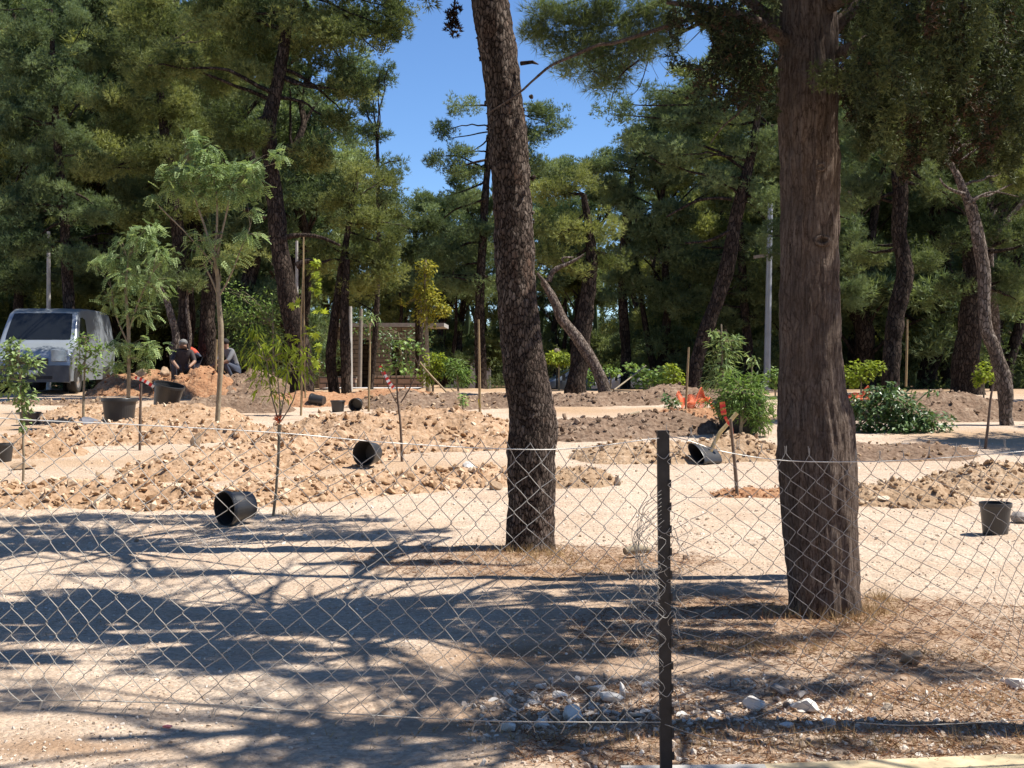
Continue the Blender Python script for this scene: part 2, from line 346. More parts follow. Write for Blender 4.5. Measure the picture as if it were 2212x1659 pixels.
# ------------------------------------------------------------------ GROUND
def pxpoly_mask(x, y, blobs, soft=.5):
    """blobs of ground in metres: (x, y, rx, ry)"""
    r = np.zeros_like(x)
    for (bx, by, rx, ry) in blobs:
        q = np.sqrt(((x - bx) / rx) ** 2 + ((y - by) / ry) ** 2); r = np.maximum(r, np.clip((1.15 - q) / soft, 0, 1))
    return r
def make_ground():
    ys = np.concatenate([[-60, -20, -5, 0, 2], np.arange(3.4, 14, .055), np.arange(14, 45, .22), np.geomspace(46, 500, 34)])
    xs = np.concatenate([-np.geomspace(300, 24, 16), np.arange(-22, -7, .35), np.arange(-7, 7, .075), np.arange(7, 22, .35), np.geomspace(24, 300, 16)])
    X, Y = np.meshgrid(xs, ys); x = X.ravel(); y = Y.ravel()
    z = gz(np.clip(y, 0, 120)); q = np.stack([x, y, 0 * x], -1)
    amp = np.clip((y - 2) / 3, 0, 1)
    z = z + amp * ((fbm(q * 3.2, 4, 3) - .5) * .035 + (fbm(q * 14, 2, 9) - .5) * .012 * (y < 16) + (fbm(q * .45, 3, 5) - .5) * np.clip((y - 9) / 30, 0, 1) * .18)
    ni, nj = X.shape; i = np.arange(ni - 1)[:, None] * nj; j = np.arange(nj - 1)[None]
    F = np.stack([i + j, i + j + 1, i + nj + j + 1, i + nj + j], -1).reshape(-1, 4)
    mb = MB(); mb.add(np.stack([x, y, z], -1), F)
    o = mb.build('ground', M['ground'], smooth=True); tag(o, kind='structure')
    lit = []
    for (px, py, rx, ry) in [(1150, 1200, 1.1, .7), (1350, 1215, .9, .45), (1785, 1330, 1.3, .75), (1620, 1390, 1.5, .8), (1950, 1370, 1.0, .7),
                             (1500, 1560, 2.0, .4), (1100, 1570, .8, .28), (2050, 1500, 1.3, .7), (2100, 1620, .9, .25), (1900, 1450, 1.0, .4), (120, 1620, .5, .2), (1300, 1490, .6, .25), (900, 1215, .5, .2), (1250, 1240, 1.6, .8), (1050, 1205, .7, .35), (1600, 1300, 1.5, .9), (1200, 1420, 1.3, .5)]:
        p = G(px, py); lit.append((p[0], p[1], rx, ry))
    a = o.data.attributes.new('litter', 'FLOAT', 'POINT'); v = np.maximum(pxpoly_mask(x, y, lit, .9) * .95, np.clip((x + .8) / 1.5, 0, .58) * np.clip((9.0 - y) / 1.5, 0, 1)) * (y > 3); a.data.foreach_set('value', v.astype(np.float32))
    soil = []
    for (px, py, rx, ry) in [(750, 868, 2.6, 2.2), (1240, 885, 1.6, 2.2), (1400, 885, 2.4, 1.2), (1240, 920, 1.2, .5), (2150, 945, 1.7, 1.6), (60, 925, 2.5, .9), (100, 1000, 2.2, .6),
                             (560, 1000, 2.6, 2.0), (900, 1010, 1.8, 1.4), (200, 900, 4, 2), (600, 860, 5, 4), (2050, 880, 4, 3), (950, 870, 3, 3), (1560, 900, 3, 1.5)]:
        p = G(px, py); soil.append((p[0], p[1], rx, ry))
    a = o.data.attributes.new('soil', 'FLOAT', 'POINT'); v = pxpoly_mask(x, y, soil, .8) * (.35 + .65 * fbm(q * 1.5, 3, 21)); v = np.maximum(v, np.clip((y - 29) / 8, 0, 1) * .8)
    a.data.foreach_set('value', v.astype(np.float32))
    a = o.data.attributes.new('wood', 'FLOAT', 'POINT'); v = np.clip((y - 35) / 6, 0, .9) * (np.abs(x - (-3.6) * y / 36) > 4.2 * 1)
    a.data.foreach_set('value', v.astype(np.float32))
make_ground()

# ------------------------------------------------------------------ ROCKS
def ico(sub):
    import bmesh
    bm = bmesh.new(); bmesh.ops.create_icosphere(bm, subdivisions=sub, radius=1)
    V = np.array([v.co[:] for v in bm.verts]); F = np.array([[v.index for v in f.verts] for f in bm.faces]); bm.free(); return V, F
I1 = ico(1); I2 = ico(2); I3 = ico(3)
def rockshape(src, seed, ang=.45):
    V, F = src; r = np.random.default_rng(seed)
    V = V.copy()
    for k in range(9):
        n = norm(r.normal(size=3)); c = r.uniform(.34, .72); dd = V @ n; V = V - n * np.clip(dd - c, 0, None)[:, None] * .95
    V = V * (1 + (fbm(V * 1.7 + seed, 3, seed % 97)[:, None] - .5) * ang)
    return V * r.uniform(.65, 1.25, 3), F
ROCKS = [rockshape(I1, 100 + k) for k in range(8)]; ROCKS2 = [rockshape(I2, 200 + k) for k in range(8)]
def rocks(mb, P, s, src=None, flat=.7, tint=.5, mi=0):
    src = src or ROCKS; idx = rng.integers(0, len(src), len(P)); s = np.broadcast_to(s, (len(P),))
    up = norm(np.array([0, 0, 1.]) + rng.normal(size=(len(P), 3)) * .35)
    for k in range(len(src)):
        m = idx == k
        if m.any():
            V = src[k][0] * np.array([1, .85, flat]); scatter(mb, V, src[k][1], P[m], rdir(int(m.sum())), up[m], s[m], rng.uniform(0, 1, int(m.sum())), mi)
def rubblemat(name, a, b_, c_):
    m, n, b = newmat(name); f = noise(n, coords(n), 22, 5, .6)
    c = ramp(n, attr(n, 'tint'), [(0, a), (.5, b_), (1, c_)])
    c = mix(n, 1.0, c, ramp(n, f, [(.3, (.72, .70, .68)), (.65, (1.1, 1.08, 1.05))]), 'MULTIPLY')
    n.links.new(c, b.inputs['Base Color']); b.inputs['Roughness'].default_value = 1; b.inputs['Specular IOR Level'].default_value = .05
    bump(n, b, f, .6, .01); return m
M['rub_light'] = rubblemat('pale_rubble', (.32, .195, .11), (.51, .35, .22), (.68, .54, .40))
M['rub_brown'] = rubblemat('brown_clods', (.25, .16, .095), (.40, .28, .18), (.56, .44, .31))
M['rub_dark'] = rubblemat('dark_clods', (.11, .072, .048), (.22, .155, .11), (.40, .30, .22))
M['rub_red'] = rubblemat('red_clods', (.22, .10, .05), (.35, .18, .10), (.46, .29, .18))
M['pebble'] = rubblemat('pebbles', (.34, .25, .18), (.56, .46, .37), (.76, .70, .63))

# ------------------------------------------------------------------ HEAPS OF EARTH (each a thing, with its stones)
def heap(label, a, b, wd, h, soil, rub, nst, smax=.06, seed=0):
    nst = int(nst * 1.35); h *= (.62 if seed < 8 else .72 if seed < 12 else .58); wd *= (.8 if seed < 8 else .9)
    A = G(*a); B = G(*b); c = (A + B) / 2; ax = B - A; L = np.linalg.norm(ax[:2]); ax = ax / max(L, 1e-6); ax[2] = 0; nx = np.array([-ax[1], ax[0], 0])
    c[2] = gz(c[1])
    root = thing('earth_mound', label, 'mound', c)
    ns, nt2 = int(max(30, (L + wd) / .05)), int(max(24, wd * 2 / .05)); ns = min(ns, 150); nt2 = min(nt2, 70)
    def H(s, t):
        e = np.clip(np.abs(s) - L / 2, 0, None) / (wd * .9)
        q0 = c[None] + s[:, None] * ax + t[:, None] * nx; q = np.stack([q0[:, 0], q0[:, 1], 0 * s + seed], -1)
        edge = (fbm(q * 1.3, 3, seed + 5) - .5) * 1.1
        r = np.sqrt(e ** 2 + (t / wd) ** 2) + edge * .55
        prof = np.clip(1 - r, 0, 1) ** .9; prof = np.where(prof > 0, prof, 0)
        pk = .55 + .9 * (fbm(np.stack([q[:, 0] * .9, q[:, 1] * .9, q[:, 2]], -1), 2, seed + 8))
        z = h * prof * pk + (fbm(q * 6, 4, seed) - .5) * (h * .5 + .03) * np.clip(prof * 3, 0, 1) + (fbm(q * 17, 3, seed + 3) - .5) * .085 * np.clip(prof * 3, 0, 1)
        gy = gz(np.clip(q0[:, 1], 0, 120))
        lf = (fbm(np.stack([q0[:, 0], q0[:, 1], 0 * s], -1) * .45, 3, 5) - .5) * np.clip((q0[:, 1] - 9) / 30, 0, 1) * .18
        return q0, gy + lf + z - .025 * (1 - np.clip(prof * 4, 0, 1)), prof
    S, T = np.meshgrid(np.linspace(-L / 2 - wd * 1.25, L / 2 + wd * 1.25, ns), np.linspace(-wd * 1.35, wd * 1.35, nt2), indexing='ij')
    q0, z, prof = H(S.ravel(), T.ravel()); V = np.stack([q0[:, 0], q0[:, 1], z], -1)
    i = np.arange(ns - 1)[:, None] * nt2; j = np.arange(nt2 - 1)[None]
    F = np.stack([i + j, i + nt2 + j, i + nt2 + j + 1, i + j + 1], -1).reshape(-1, 4)
    keep = (prof[F] > 0).any(1); F = F[keep]
    mb = MB(); mb.add(V, F); mb.build('soil', M[soil], root, smooth=True)
    s = rng.uniform(-L / 2 - wd * 1.2, L / 2 + wd * 1.2, nst); t = rng.uniform(-wd * 1.25, wd * 1.1, nst)
    q0, z, prof = H(s, t); ok = (prof > 0.0) | (rng.uniform(size=nst) < .06)
    P = np.stack([q0[:, 0], q0[:, 1], z], -1)[ok]
    sz = .007 + smax * .95 * rng.uniform(0, 1, len(P)) ** 7.5
    P[:, 2] += sz * .25
    mb = MB(); rocks(mb, P, sz); rb = mb.build('rubble', M[rub], root); tag(rb, kind='stuff')
    return root
H_ = heap
H_('long pale rubble berm in front at the far left, left of the tipped pot', (-120, 1080), (420, 1085), .75, .34, 'soil_light', 'rub_light', 3200, .085, 1)
H_('pale rubble berm running from the tipped pot to the pine trunk', (560, 1078), (1060, 1035), .80, .34, 'soil_light', 'rub_light', 3400, .08, 2)
H_('broad sandy heap with stones in the middle, around the tagged thin sapling', (400, 1022), (720, 985), 1.3, .42, 'soil_light', 'rub_light', 3600, .075, 3)
H_('stony heap behind the barrel-like pot left of the pine', (690, 950), (1010, 950), 1.7, .62, 'soil_light', 'rub_light', 4200, .08, 4)
H_('small rubble mound at the left edge behind the berm', (-90, 975), (100, 978), .8, .30, 'soil_light', 'rub_light', 900, .07, 5)
H_('low rubble ridge with a plastic scrap on it', (120, 950), (520, 945), 1.0, .34, 'soil_light', 'rub_light', 2200, .08, 6)
H_('pale crumbly heap right behind the large standing pot', (160, 908), (420, 912), 1.3, .40, 'soil_light', 'rub_light', 1800, .07, 7)
H_('tall reddish earth pile right of the van', (255, 852), (390, 850), 1.15, .85, 'soil_red', 'rub_red', 1200, .08, 8)
H_('peaked brown earth pile in front of the crouching workers', (430, 858), (455, 855), 1.35, 1.05, 'soil_red', 'rub_red', 900, .08, 9)
H_('dark shaded earth pile right of the peaked brown one', (500, 856), (570, 858), 1.15, .85, 'soil_dark', 'rub_dark', 900, .07, 10)
H_('low grey soil heap behind the tall sapling', (430, 888), (560, 886), .9, .40, 'soil_dark', 'rub_brown', 500, .05, 11)
H_('low orange soil bank between the twin dark trunks and the yellow tree', (640, 874), (860, 862), 1.6, .34, 'soil_red', 'rub_red', 1100, .05, 12)
H_('dark clod heap behind the stony heap near the yellow-leaved tree', (880, 880), (1060, 876), 1.5, .50, 'soil_dark', 'rub_brown', 1500, .08, 13)
H_('dark cloddy heap between the pine trunk and the potted shrub', (1270, 938), (1470, 928), 1.2, .50, 'soil_dark', 'rub_dark', 1700, .08, 14)
H_('brown clod heap just behind the fence post', (1340, 988), (1600, 982), .85, .36, 'soil_brown', 'rub_brown', 1800, .065, 15)
H_('small brown soil heap at the right foot of the pine', (1195, 1040), (1270, 1042), .55, .26, 'soil_brown', 'rub_brown', 900, .05, 16)
H_('brown soil mound right of the cypress trunk', (1870, 1082), (2000, 1082), .62, .42, 'soil_brown', 'rub_brown', 1700, .055, 17)
H_('brown rubble mound cut by the right edge of the picture', (2110, 1052), (2330, 1050), .95, .45, 'soil_brown', 'rub_brown', 2400, .06, 18)
H_('grey soil heap in the shade under the leafy low shrub', (1860, 985), (2010, 982), .85, .36, 'soil_dark', 'rub_brown', 900, .05, 19)
H_('dark low clods around the leaning trunk foot', (1230, 872), (1420, 868), 1.5, .34, 'soil_dark', 'rub_dark', 1400, .08, 20)
H_('dark clod heap behind the orange netting', (1440, 866), (1560, 868), 1.2, .50, 'soil_dark', 'rub_dark', 900, .08, 21)
H_('reddish clod strip between the netting and the sandy track', (1440, 905), (1560, 905), 1.0, .28, 'soil_red', 'rub_red', 700, .06, 22)
H_('long dark brown earth bank under the thick fluted trunk', (1900, 898), (2250, 898), 1.3, .62, 'soil_dark', 'rub_dark', 1300, .06, 23)
H_('thin reddish clod strip left of the cypress foot', (1570, 1072), (1690, 1068), .28, .10, 'soil_red', 'rub_red', 500, .035, 24)
H_('dark soil hump in front of the van wheels', (60, 874), (220, 872), 1.0, .14, 'soil_dark', 'rub_brown', 800, .07, 25)

# ------------------------------------------------------------------ SINGLE ROCKS
def rock(px, py, wpx, label, mat, flat=.6, seed=0, src=I3, grp='loose stones', cat='rock', name='rock'):
    p = G(px, py); s = wpx / FPX * p[1] / 2 * 1.15; V, F = rockshape(src, 900 + seed, .5); V = V * np.array([1, .8, flat]) * s; V = V @ rotz(seed * 1.3).T
    mb = MB(); mb.add(V + p + np.array([0, s * .4, s * flat * .45]), F); o = mb.build(name, M[mat], origin=p); return tag(o, label, cat, grp)
for i, (a, b, c, l, m, f) in enumerate([
    (1100, 1588, 48, 'pale angular stone with a shaded left face, leftmost of the big foreground stones', 'rock_white', .9),
    (1148, 1530, 36, 'white stone left of the broad white slab', 'rock_white', .6),
    (1172, 1492, 26, 'small white stone, leftmost of the upper white stones', 'rock_white', .7),
    (1150, 1505, 24, 'small white stone just below the leftmost upper one', 'rock_white', .5),
    (1205, 1512, 38, 'flat white stone above the white clod', 'rock_white', .4),
    (1065, 1520, 26, 'tiny flat white stone on the brown litter left of the others', 'rock_white', .4),
    (1290, 1500, 52, 'long white slab stone with smooth top', 'rock_white', .45),
    (1320, 1525, 66, 'broad flat white slab, largest of the foreground stones', 'rock_white', .5),
    (1345, 1508, 34, 'upright white stone behind the broad slab', 'rock_white', 1.0),
    (1402, 1492, 36, 'white stone directly left of the iron post', 'rock_white', .6),
    (1240, 1560, 74, 'rough grey-white mortar lump in front of the slabs', 'rock_white', .6),
    (1165, 1575, 40, 'small grey-white lump left of the mortar lump', 'rock_white', .5),
    (1370, 1555, 30, 'brownish stone right of the mortar lump', 'rock', .6),
    (1398, 1548, 36, 'greyish stone touching the foot of the iron post', 'rock_white', .5),
    (1470, 1555, 34, 'white stone just right of the iron post', 'rock_white', .6),
    (1480, 1540, 24, 'brown stone behind the white one right of the post', 'rock_brown', .7),
    (1633, 1545, 60, 'large pale stone midway between post and right edge', 'rock_white', .7),
    (1746, 1545, 62, 'pale boulder with flat lit top right of the midway stone', 'rock_white', .6),
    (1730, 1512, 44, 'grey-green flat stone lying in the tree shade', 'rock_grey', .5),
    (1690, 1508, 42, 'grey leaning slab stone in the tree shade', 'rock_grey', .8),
    (1700, 1578, 44, 'pale stone below the midway stones', 'rock_white', .5),
    (1790, 1572, 30, 'small pale stone right of the lower pale ones', 'rock_white', .6),
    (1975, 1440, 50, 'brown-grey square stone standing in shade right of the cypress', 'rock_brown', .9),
    (2195, 1488, 56, 'pale stone at the right edge of the picture', 'rock_white', .5),
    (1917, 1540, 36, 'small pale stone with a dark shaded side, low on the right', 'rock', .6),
    (1540, 1452, 34, 'thin blue-grey tile scrap lying on litter', 'rock_grey', .15),
    (1335, 1050, 30, 'rounded stone alone on the pale sand right of the pine', 'rock', .8),
    (1245, 945, 44, 'brown boulder at the left end of the dark cloddy heap', 'rock_brown', .8),
    (1020, 1033, 56, 'white block on the stones left of the pine', 'rock_white', .7),
    (1068, 1058, 32, 'brown stone on the sand just left of the pine', 'rock_brown', .9),
    (1740, 1385, 20, 'little white stone near the cypress foot', 'rock_white', .7),
    (425, 965, 44, 'brown boulder, upper left in the rubble', 'rock_brown', .9),
    (45, 1015, 40, 'brown rounded stone at the left edge', 'rock_brown', .8),
    (545, 1008, 50, 'yellowish boulder on the sandy heap', 'rock', .7),
    (700, 1010, 46, 'pale boulder below the stony heap', 'rock', .7),
    (650, 985, 34, 'pale stone left of the barrel-like pot', 'rock', .7),
    (315, 1062, 58, 'flat tan boulder on the left berm', 'rock', .6),
    (420, 1090, 46, 'tan stone on the berm edge left of the tipped pot', 'rock', .8),
    (225, 1095, 50, 'tan boulder on the front edge of the left berm', 'rock', .7),
    (880, 1060, 50, 'tan stone on the front edge of the right-hand berm', 'rock', .7),
    (1905, 1092, 50, 'pale stone at the foot of the brown mound', 'rock', .8),
    (300, 800, 22, 'tan rock on top of the reddish pile', 'rock_brown', .8),
    (355, 795, 27, 'larger tan rock on top of the reddish pile', 'rock_brown', .8),
    (1480, 1210, 16, 'dark little stone on the sand behind the fence mesh', 'rock_dark', .7),
    (2207, 1130, 40, 'dark stone at the right edge beside the standing pot', 'rock_grey', .8)]):
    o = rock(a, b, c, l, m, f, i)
    if b < 810: o.location = W(a, b + 12, 31.0)
# a broken piece of wood
p0 = G(1370, 1203); mb = MB(); add_tube(mb, [p0 + np.array([-.08, -.05, .05]), p0 + np.array([.02, 0, .06]), p0 + np.array([.13, .04, .045])], [.032, .036, .026], 10, lump=.5, ls=30)
tag(mb.build('wood_chunk', M['stem'], origin=p0, smooth=True), 'dark broken chunk of log on the litter between pine and post', 'log')
p0 = G(362, 1582); V, F = rockshape(I2, 5); mb = MB(); mb.add(V * np.array([.03, .02, .016]) + p0 + np.array([0, 0, .012]), F)
tag(mb.build('litter_scrap', M['pink'], origin=p0), 'small pink crumpled scrap on the sand in the lower left', 'litter')

# ------------------------------------------------------------------ PEBBLES, LITTER, DRY GRASS
def ground_pts(n, pxr, pyr, keep=None):
    px = rng.uniform(*pxr, n * 3); d = 1 / rng.uniform(1 / dof(pyr[0]), 1 / dof(pyr[1]), n * 3)
    d = dof(pyr[1]) + (dof(pyr[0]) - dof(pyr[1])) * rng.uniform(0, 1, n * 3) ** 1.15
    x = (px - CXP) / FPX * d * 1.0
    if keep is not None: m = keep(x, d)
    else: m = np.ones(len(x), bool)
    x = x[m][:n]; d = d[m][:n]; q = np.stack([x, d, 0 * x], -1)
    z = gz(d) + (fbm(q * 3.2, 4, 3) - .5) * .035 + (fbm(q * 14, 2, 9) - .5) * .012 + (fbm(q * .45, 3, 5) - .5) * np.clip((d - 9) / 30, 0, 1) * .18
    return np.stack([x, d, z], -1)
mb = MB()
dens = lambda x, y: rng.uniform(size=len(x)) < np.clip((fbm(np.stack([x, y, 0 * x], -1) * 1.1, 3, 31) - .38) * 4 + (x > .3) * .25, .04, 1)
P = ground_pts(9000, (-60, 2270), (1150, 1665), dens); rocks(mb, P + [0, 0, .002], .004 + .014 * rng.uniform(0, 1, len(P)) ** 4)
P = ground_pts(2600, (1000, 2260), (1470, 1665)); rocks(mb, P + [0, 0, .002], .006 + .022 * rng.uniform(0, 1, len(P)) ** 3.5)
P = ground_pts(5000, (-60, 2270), (930, 1180)); rocks(mb, P + [0, 0, .002], .008 + .03 * rng.uniform(0, 1, len(P)) ** 5)
def strew(n, cx, cy, rx, ry, s0, s1):
    c = G(cx, cy); P = np.stack([c[0] + rng.normal(size=n) * rx, c[1] + rng.normal(size=n) * ry, np.zeros(n)], -1); P[:, 2] = (fbm(np.stack([P[:, 0], P[:, 1], 0 * P[:, 0]], -1) * 3.2, 4, 3) - .5) * .035
    rocks(mb, P + [0, 0, .004], s0 + s1 * rng.uniform(0, 1, n) ** 3)
for a in [(260, 1290, 1530, .28, .16, .006, .028), (200, 1220, 1560, .18, .10, .006, .022), (260, 1680, 1560, .30, .18, .006, .026), (200, 1480, 1545, .3, .15, .005, .02), (500, 1950, 1560, .5, .25, .004, .014), (300, 1560, 1480, .3, .1, .004, .016)]: strew(*a)
tag(mb.build('gravel', M['pebble']), kind='stuff', label='scattered pale pebbles over the sandy ground', cat='gravel')
mb = MB()
lm = lambda x, y: (((x - .15) / 1.5) ** 2 + ((y - 10.3) / .9) ** 2 < 1) | (((x - 2) / 1.7) ** 2 + ((y - 7.7) / 1.0) ** 2 < 1) | ((x > 0) & (y < 6.3) & (rng.uniform(size=len(x)) < .7)) | ((x > 1.2) & (y < 7.4) & (rng.uniform(size=len(x)) < .5))
P = ground_pts(9000, (300, 2270), (1180, 1665), lm); d = rng.normal(size=(len(P), 3)); d[:, 2] = np.abs(d[:, 2]) * .15
blades(mb, P + [0, 0, .004], norm(d), 2, .09, .0035, .25, rng.uniform(0, 1, len(P)))
tag(mb.build('needle_litter', M['litter']), kind='stuff', label='reddish dead pine needles strewn under the trees', cat='litter')
mb = MB()
def drygrass(px, py, rx, n, L=.1):
    c = G(px, py); P = c + rng.normal(size=(n, 3)) * [rx, .10, 0]; P[:, 2] = gz(P[:, 1]); d = rng.normal(size=(n, 3)) * .5 + [0, 0, 1.]
    blades(mb, P, norm(d), 3, L, .003, .35, rng.uniform(.2, 1, n))
for a in [(1110, 1192, .10, 70), (1190, 1200, .12, 90), (1150, 1200, .12, 60), (1700, 1330, .08, 70), (1880, 1325, .12, 160), (1840, 1345, .15, 120), (1900, 1300, .06, 90), (1500, 1600, .5, 120, .07), (1800, 1610, .7, 160, .07), (2100, 1600, .5, 130, .07), (1750, 1400, .8, 160, .06), (630, 1110, .06, 50, .08)]: drygrass(*a)
for a in [(1230, 1215, .25, 200, .05), (1330, 1235, .3, 160, .05), (1060, 1200, .15, 80, .05), (1600, 1400, .5, 260, .05), (1900, 1420, .5, 260, .05), (1300, 1600, .5, 160, .05), (2000, 1520, .5, 200, .05)]: drygrass(*a)
tag(mb.build('dry_grass', M['dry']), kind='stuff', label='straw-coloured dry grass tufts round the trunk feet', cat='grass')

# kerb along the lower edge on the right
mb = MB(); q = [W(1340, 1664, 5.00), W(1650, 1661, 5.02), W(3100, 1610, 5.38)]
for a, b, mi in ((q[0], q[1], 0), (q[1], q[2], 1)):
    V = [];
    for p in (a, b):
        V += [[p[0], p[1], -.2], [p[0], p[1], .018], [p[0], p[1] - .012, .026], [p[0], p[1] - .30, .026], [p[0], p[1] - .30, -.2]]
    V = np.array(V); F = np.array([[i, i + 1, i + 6, i + 5] for i in range(4)]); mb.add(V, F, .5, mi); mb.add(V, [np.array([0, 4, 3, 2, 1]), np.array([5, 6, 7, 8, 9])], .5, mi)
tag(mb.build('kerb', [M['concrete'], simple('worn_yellow_paint', (.50, .40, .25), .95, var=.4, scale=7, bmp=.3)]), kind='structure')

# ------------------------------------------------------------------ FENCE
def make_fence():
    DP = 4.84; post0 = W(1433, 930, DP); root = thing('chain_link_fence', 'low sagging chain-link fence on one black post, across the foreground', 'fence', (post0[0], DP, 0))
    mb = MB(); hw = .022; tp = W(1432, 930, DP)[2]; xt = W(1432, 930, DP)[0]; xb = W(1441, 1690, DP)[0]
    V = []
    for z, x in ((-.3, xb), (tp, xt)):
        V += [[x - hw, DP - .018, z], [x + hw, DP - .018, z], [x + hw, DP + .018, z], [x - hw, DP + .018, z]]
    mb.add(np.array(V), np.array([[0, 1, 5, 4], [1, 2, 6, 5], [2, 3, 7, 6], [3, 0, 4, 7], [4, 5, 6, 7]]))
    for k in range(14):  # punched tabs on the post
        z = .1 + k * .085; x = xb + (xt - xb) * z / tp
        box(mb, (x + hw - .004, DP - .024, z), (x + hw + .004, DP - .0182, z + .03))
    mb.build('post', M['iron'], root)
    tops = [(-620, 872, 4.0), (-140, 880, 4.05), (0, 903, 4.1), (300, 918, 4.2), (600, 935, 4.3), (850, 957, 4.45), (1100, 970, 4.6), (1250, 968, 4.7), (1428, 946, 4.83)]
    bots = [(-620, 1530, 3.95), (-140, 1522, 4.0), (0, 1516, 4.05), (200, 1514, 4.1), (500, 1525, 4.25), (800, 1545, 4.4), (1050, 1557, 4.55), (1250, 1560, 4.7), (1436, 1560, 4.83)]
    topr = [(1436, 946, 4.82), (1480, 950, 4.82), (1560, 975, 4.83), (1700, 995, 4.84), (1880, 997, 4.85), (2050, 988, 4.87), (2212, 975, 4.9), (2360, 968, 4.95), (2900, 955, 5.1)]
    botr = [(1440, 1565, 4.82), (1700, 1556, 4.84), (1900, 1540, 4.86), (2212, 1525, 4.9), (2360, 1520, 4.95), (2900, 1510, 5.1)]
    def curve(L): return smooth_path([W(*p) for p in L], 160)
    def wire(mb, P, r, n=5): add_tube(mb, P, r, n)
    for nm, L, mat, r in (('top_wire', tops + topr[1:], 'wire', .0019),):
        mb = MB(); P = smooth_path([W(*p) for p in L], 200) + np.array([0, -.004, 0]); wire(mb, P, r); mb.build(nm, M[mat], root)
    mb = MB(); wire(mb, curve(bots), .0022); mb.build('bottom_wire', M['wire_old'], root)
    mb = MB(); wire(mb, curve([(1436, 1565, 4.82), (1560, 1600, 4.84), (1700, 1586, 4.85), (1800, 1566, 4.86)]), .0016); wire(mb, curve([(1850, 1560, 4.86), (2000, 1566, 4.88), (2360, 1545, 4.95)]), .0016); mb.build('bottom_wire', M['wire_old'], root)
    def panel(T, B, diag, nm, mat, rr, hookt, hookb, warp, seed):
        T = curve(T); B = curve(B); r = np.random.default_rng(seed)
        ls = np.concatenate([[0], np.cumsum(np.linalg.norm(np.diff(T, axis=0), axis=1))]); L = ls[-1]
        H = np.linalg.norm(T[0] - B[0]); p = diag / 2; nw = int(L / p); mb = MB()
        rows = int(round((H + .03) / p)); off = rng.uniform(0, 10)
        for k in range(nw):
            zz = []
            for j in range(rows + 1):
                s = (k + ((j + k) % 2)) * p; v = j / rows
                # sample top/bottom by arc length
                t = np.array([np.interp(s, ls, T[:, c]) for c in range(3)]); b = np.array([np.interp(s, ls, B[:, c]) for c in range(3)])
                pt = b * (1 - v) + t * v
                if j == rows: pt = pt + np.array([0, 0, .022])
                q = np.array([[s * 2.2 + off, v * 2.2, seed]])
                dx = (vnoise(q, 1)[0] - .5) * warp; dz = (vnoise(q, 2)[0] - .5) * warp * .7; dy = (vnoise(q * 1.5, 3)[0] - .5) * warp * 1.2
                jt = r.normal(size=2) * .0022
                side = .0022 * (1 if (j + k) % 2 else -1)
                zz.append(pt + np.array([dx + jt[0], dy + side, dz + jt[1]]))
            pts = []
            for j in range(len(zz) - 1):     # rounded knuckles
                a, b = zz[j], zz[j + 1]; pts += [a, a + (b - a) * .07 + [0, 0, .002], a + (b - a) * .5 + [0, 0, r.normal() * .001], b - (b - a) * .07 - [0, 0, .002]]
            pts.append(zz[-1])
            if hookt: pts.append(zz[-1] + np.array([r.normal() * .003, 0, .022 + r.uniform(0, .01)]))
            if hookb: pts = [zz[0] + np.array([-.018 + r.normal() * .01, 0, -.026])] + pts
            add_tube(mb, pts, rr, 4)
        mb.build(nm, M[mat], root)
    panel(tops, bots, .093, 'wire_mesh', 'wire_old', .0014, False, True, .05, 3)
    panel(topr, [(1440, 1568, 4.82), (1700, 1556, 4.84), (1900, 1540, 4.86), (2212, 1525, 4.9), (2360, 1520, 4.95), (2900, 1510, 5.1)], .093, 'wire_mesh', 'wire_old', .0013, True, False, .035, 9)
    # tangle of bunched mesh edge round the post
    mb = MB(); r = np.random.default_rng(4)
    for k in range(9):
        x0 = W(1380 + k * 13, 1000, DP)[0]; y0 = DP - .03 + r.normal() * .02; pts = []
        z0 = tp - .17 - r.uniform(0, .25); nj = int(r.uniform(9, 18))
        for j in range(nj):
            pts.append([x0 + (.022 if (j + k) % 2 else -.018) + r.normal() * .008, y0 + r.normal() * .012, z0 - j * .044 + r.normal() * .006])
        add_tube(mb, smooth_path(pts, nj * 4), .0011, 4)
    for k in range(10):   # straw-like loose strands bulging left of the post
        z0 = tp - .22 - k * .015; x0 = post0[0] - .01
        add_tube(mb, smooth_path([[x0, DP - .03, z0], [x0 - .05 - r.uniform(0, .06), DP - .06, z0 - .05 - r.uniform(0, .05)], [x0 - .03 - r.uniform(0, .07), DP - .05, z0 - .18 - r.uniform(0, .08)], [x0 - .005, DP - .03, z0 - .26 - r.uniform(0, .1)]], 20), .0011, 4)
    for k in range(4):    # tie wires
        z0 = tp - .03 - k * .31 - r.uniform(0, .06); x = xt + (xb - xt) * (1 - z0 / tp)
        add_tube(mb, smooth_path([[x - .03, DP - .03, z0], [x, DP - .032, z0 - .02], [x + .03, DP - .02, z0 + .005], [x + .05, DP - .03, z0 - .05 + r.normal() * .03]], 14), .0015, 4)
    mb.build('tangled_wire', M['wire_old'], root)
make_fence()

# gaps in the canopy through which the sun reaches the two near trunks
def sunlit_gap(Q, keep=.12):
    yy = Q[:, 1] - .0577 * (Q[:, 2] - 2); u = Q[:, 0] - .577 * Q[:, 2]
    a = (np.abs(yy - 10.85) < .40) & (Q[:, 0] > .45) & (u > -2.7) & (u < -.2)
    b = (np.abs(yy - 8.1) < .33) & (Q[:, 0] > 2.25) & (u > -.4) & (u < 1.6)
    return (a | b) & (vnoise(Q * 1.6, 77) > keep * 2)
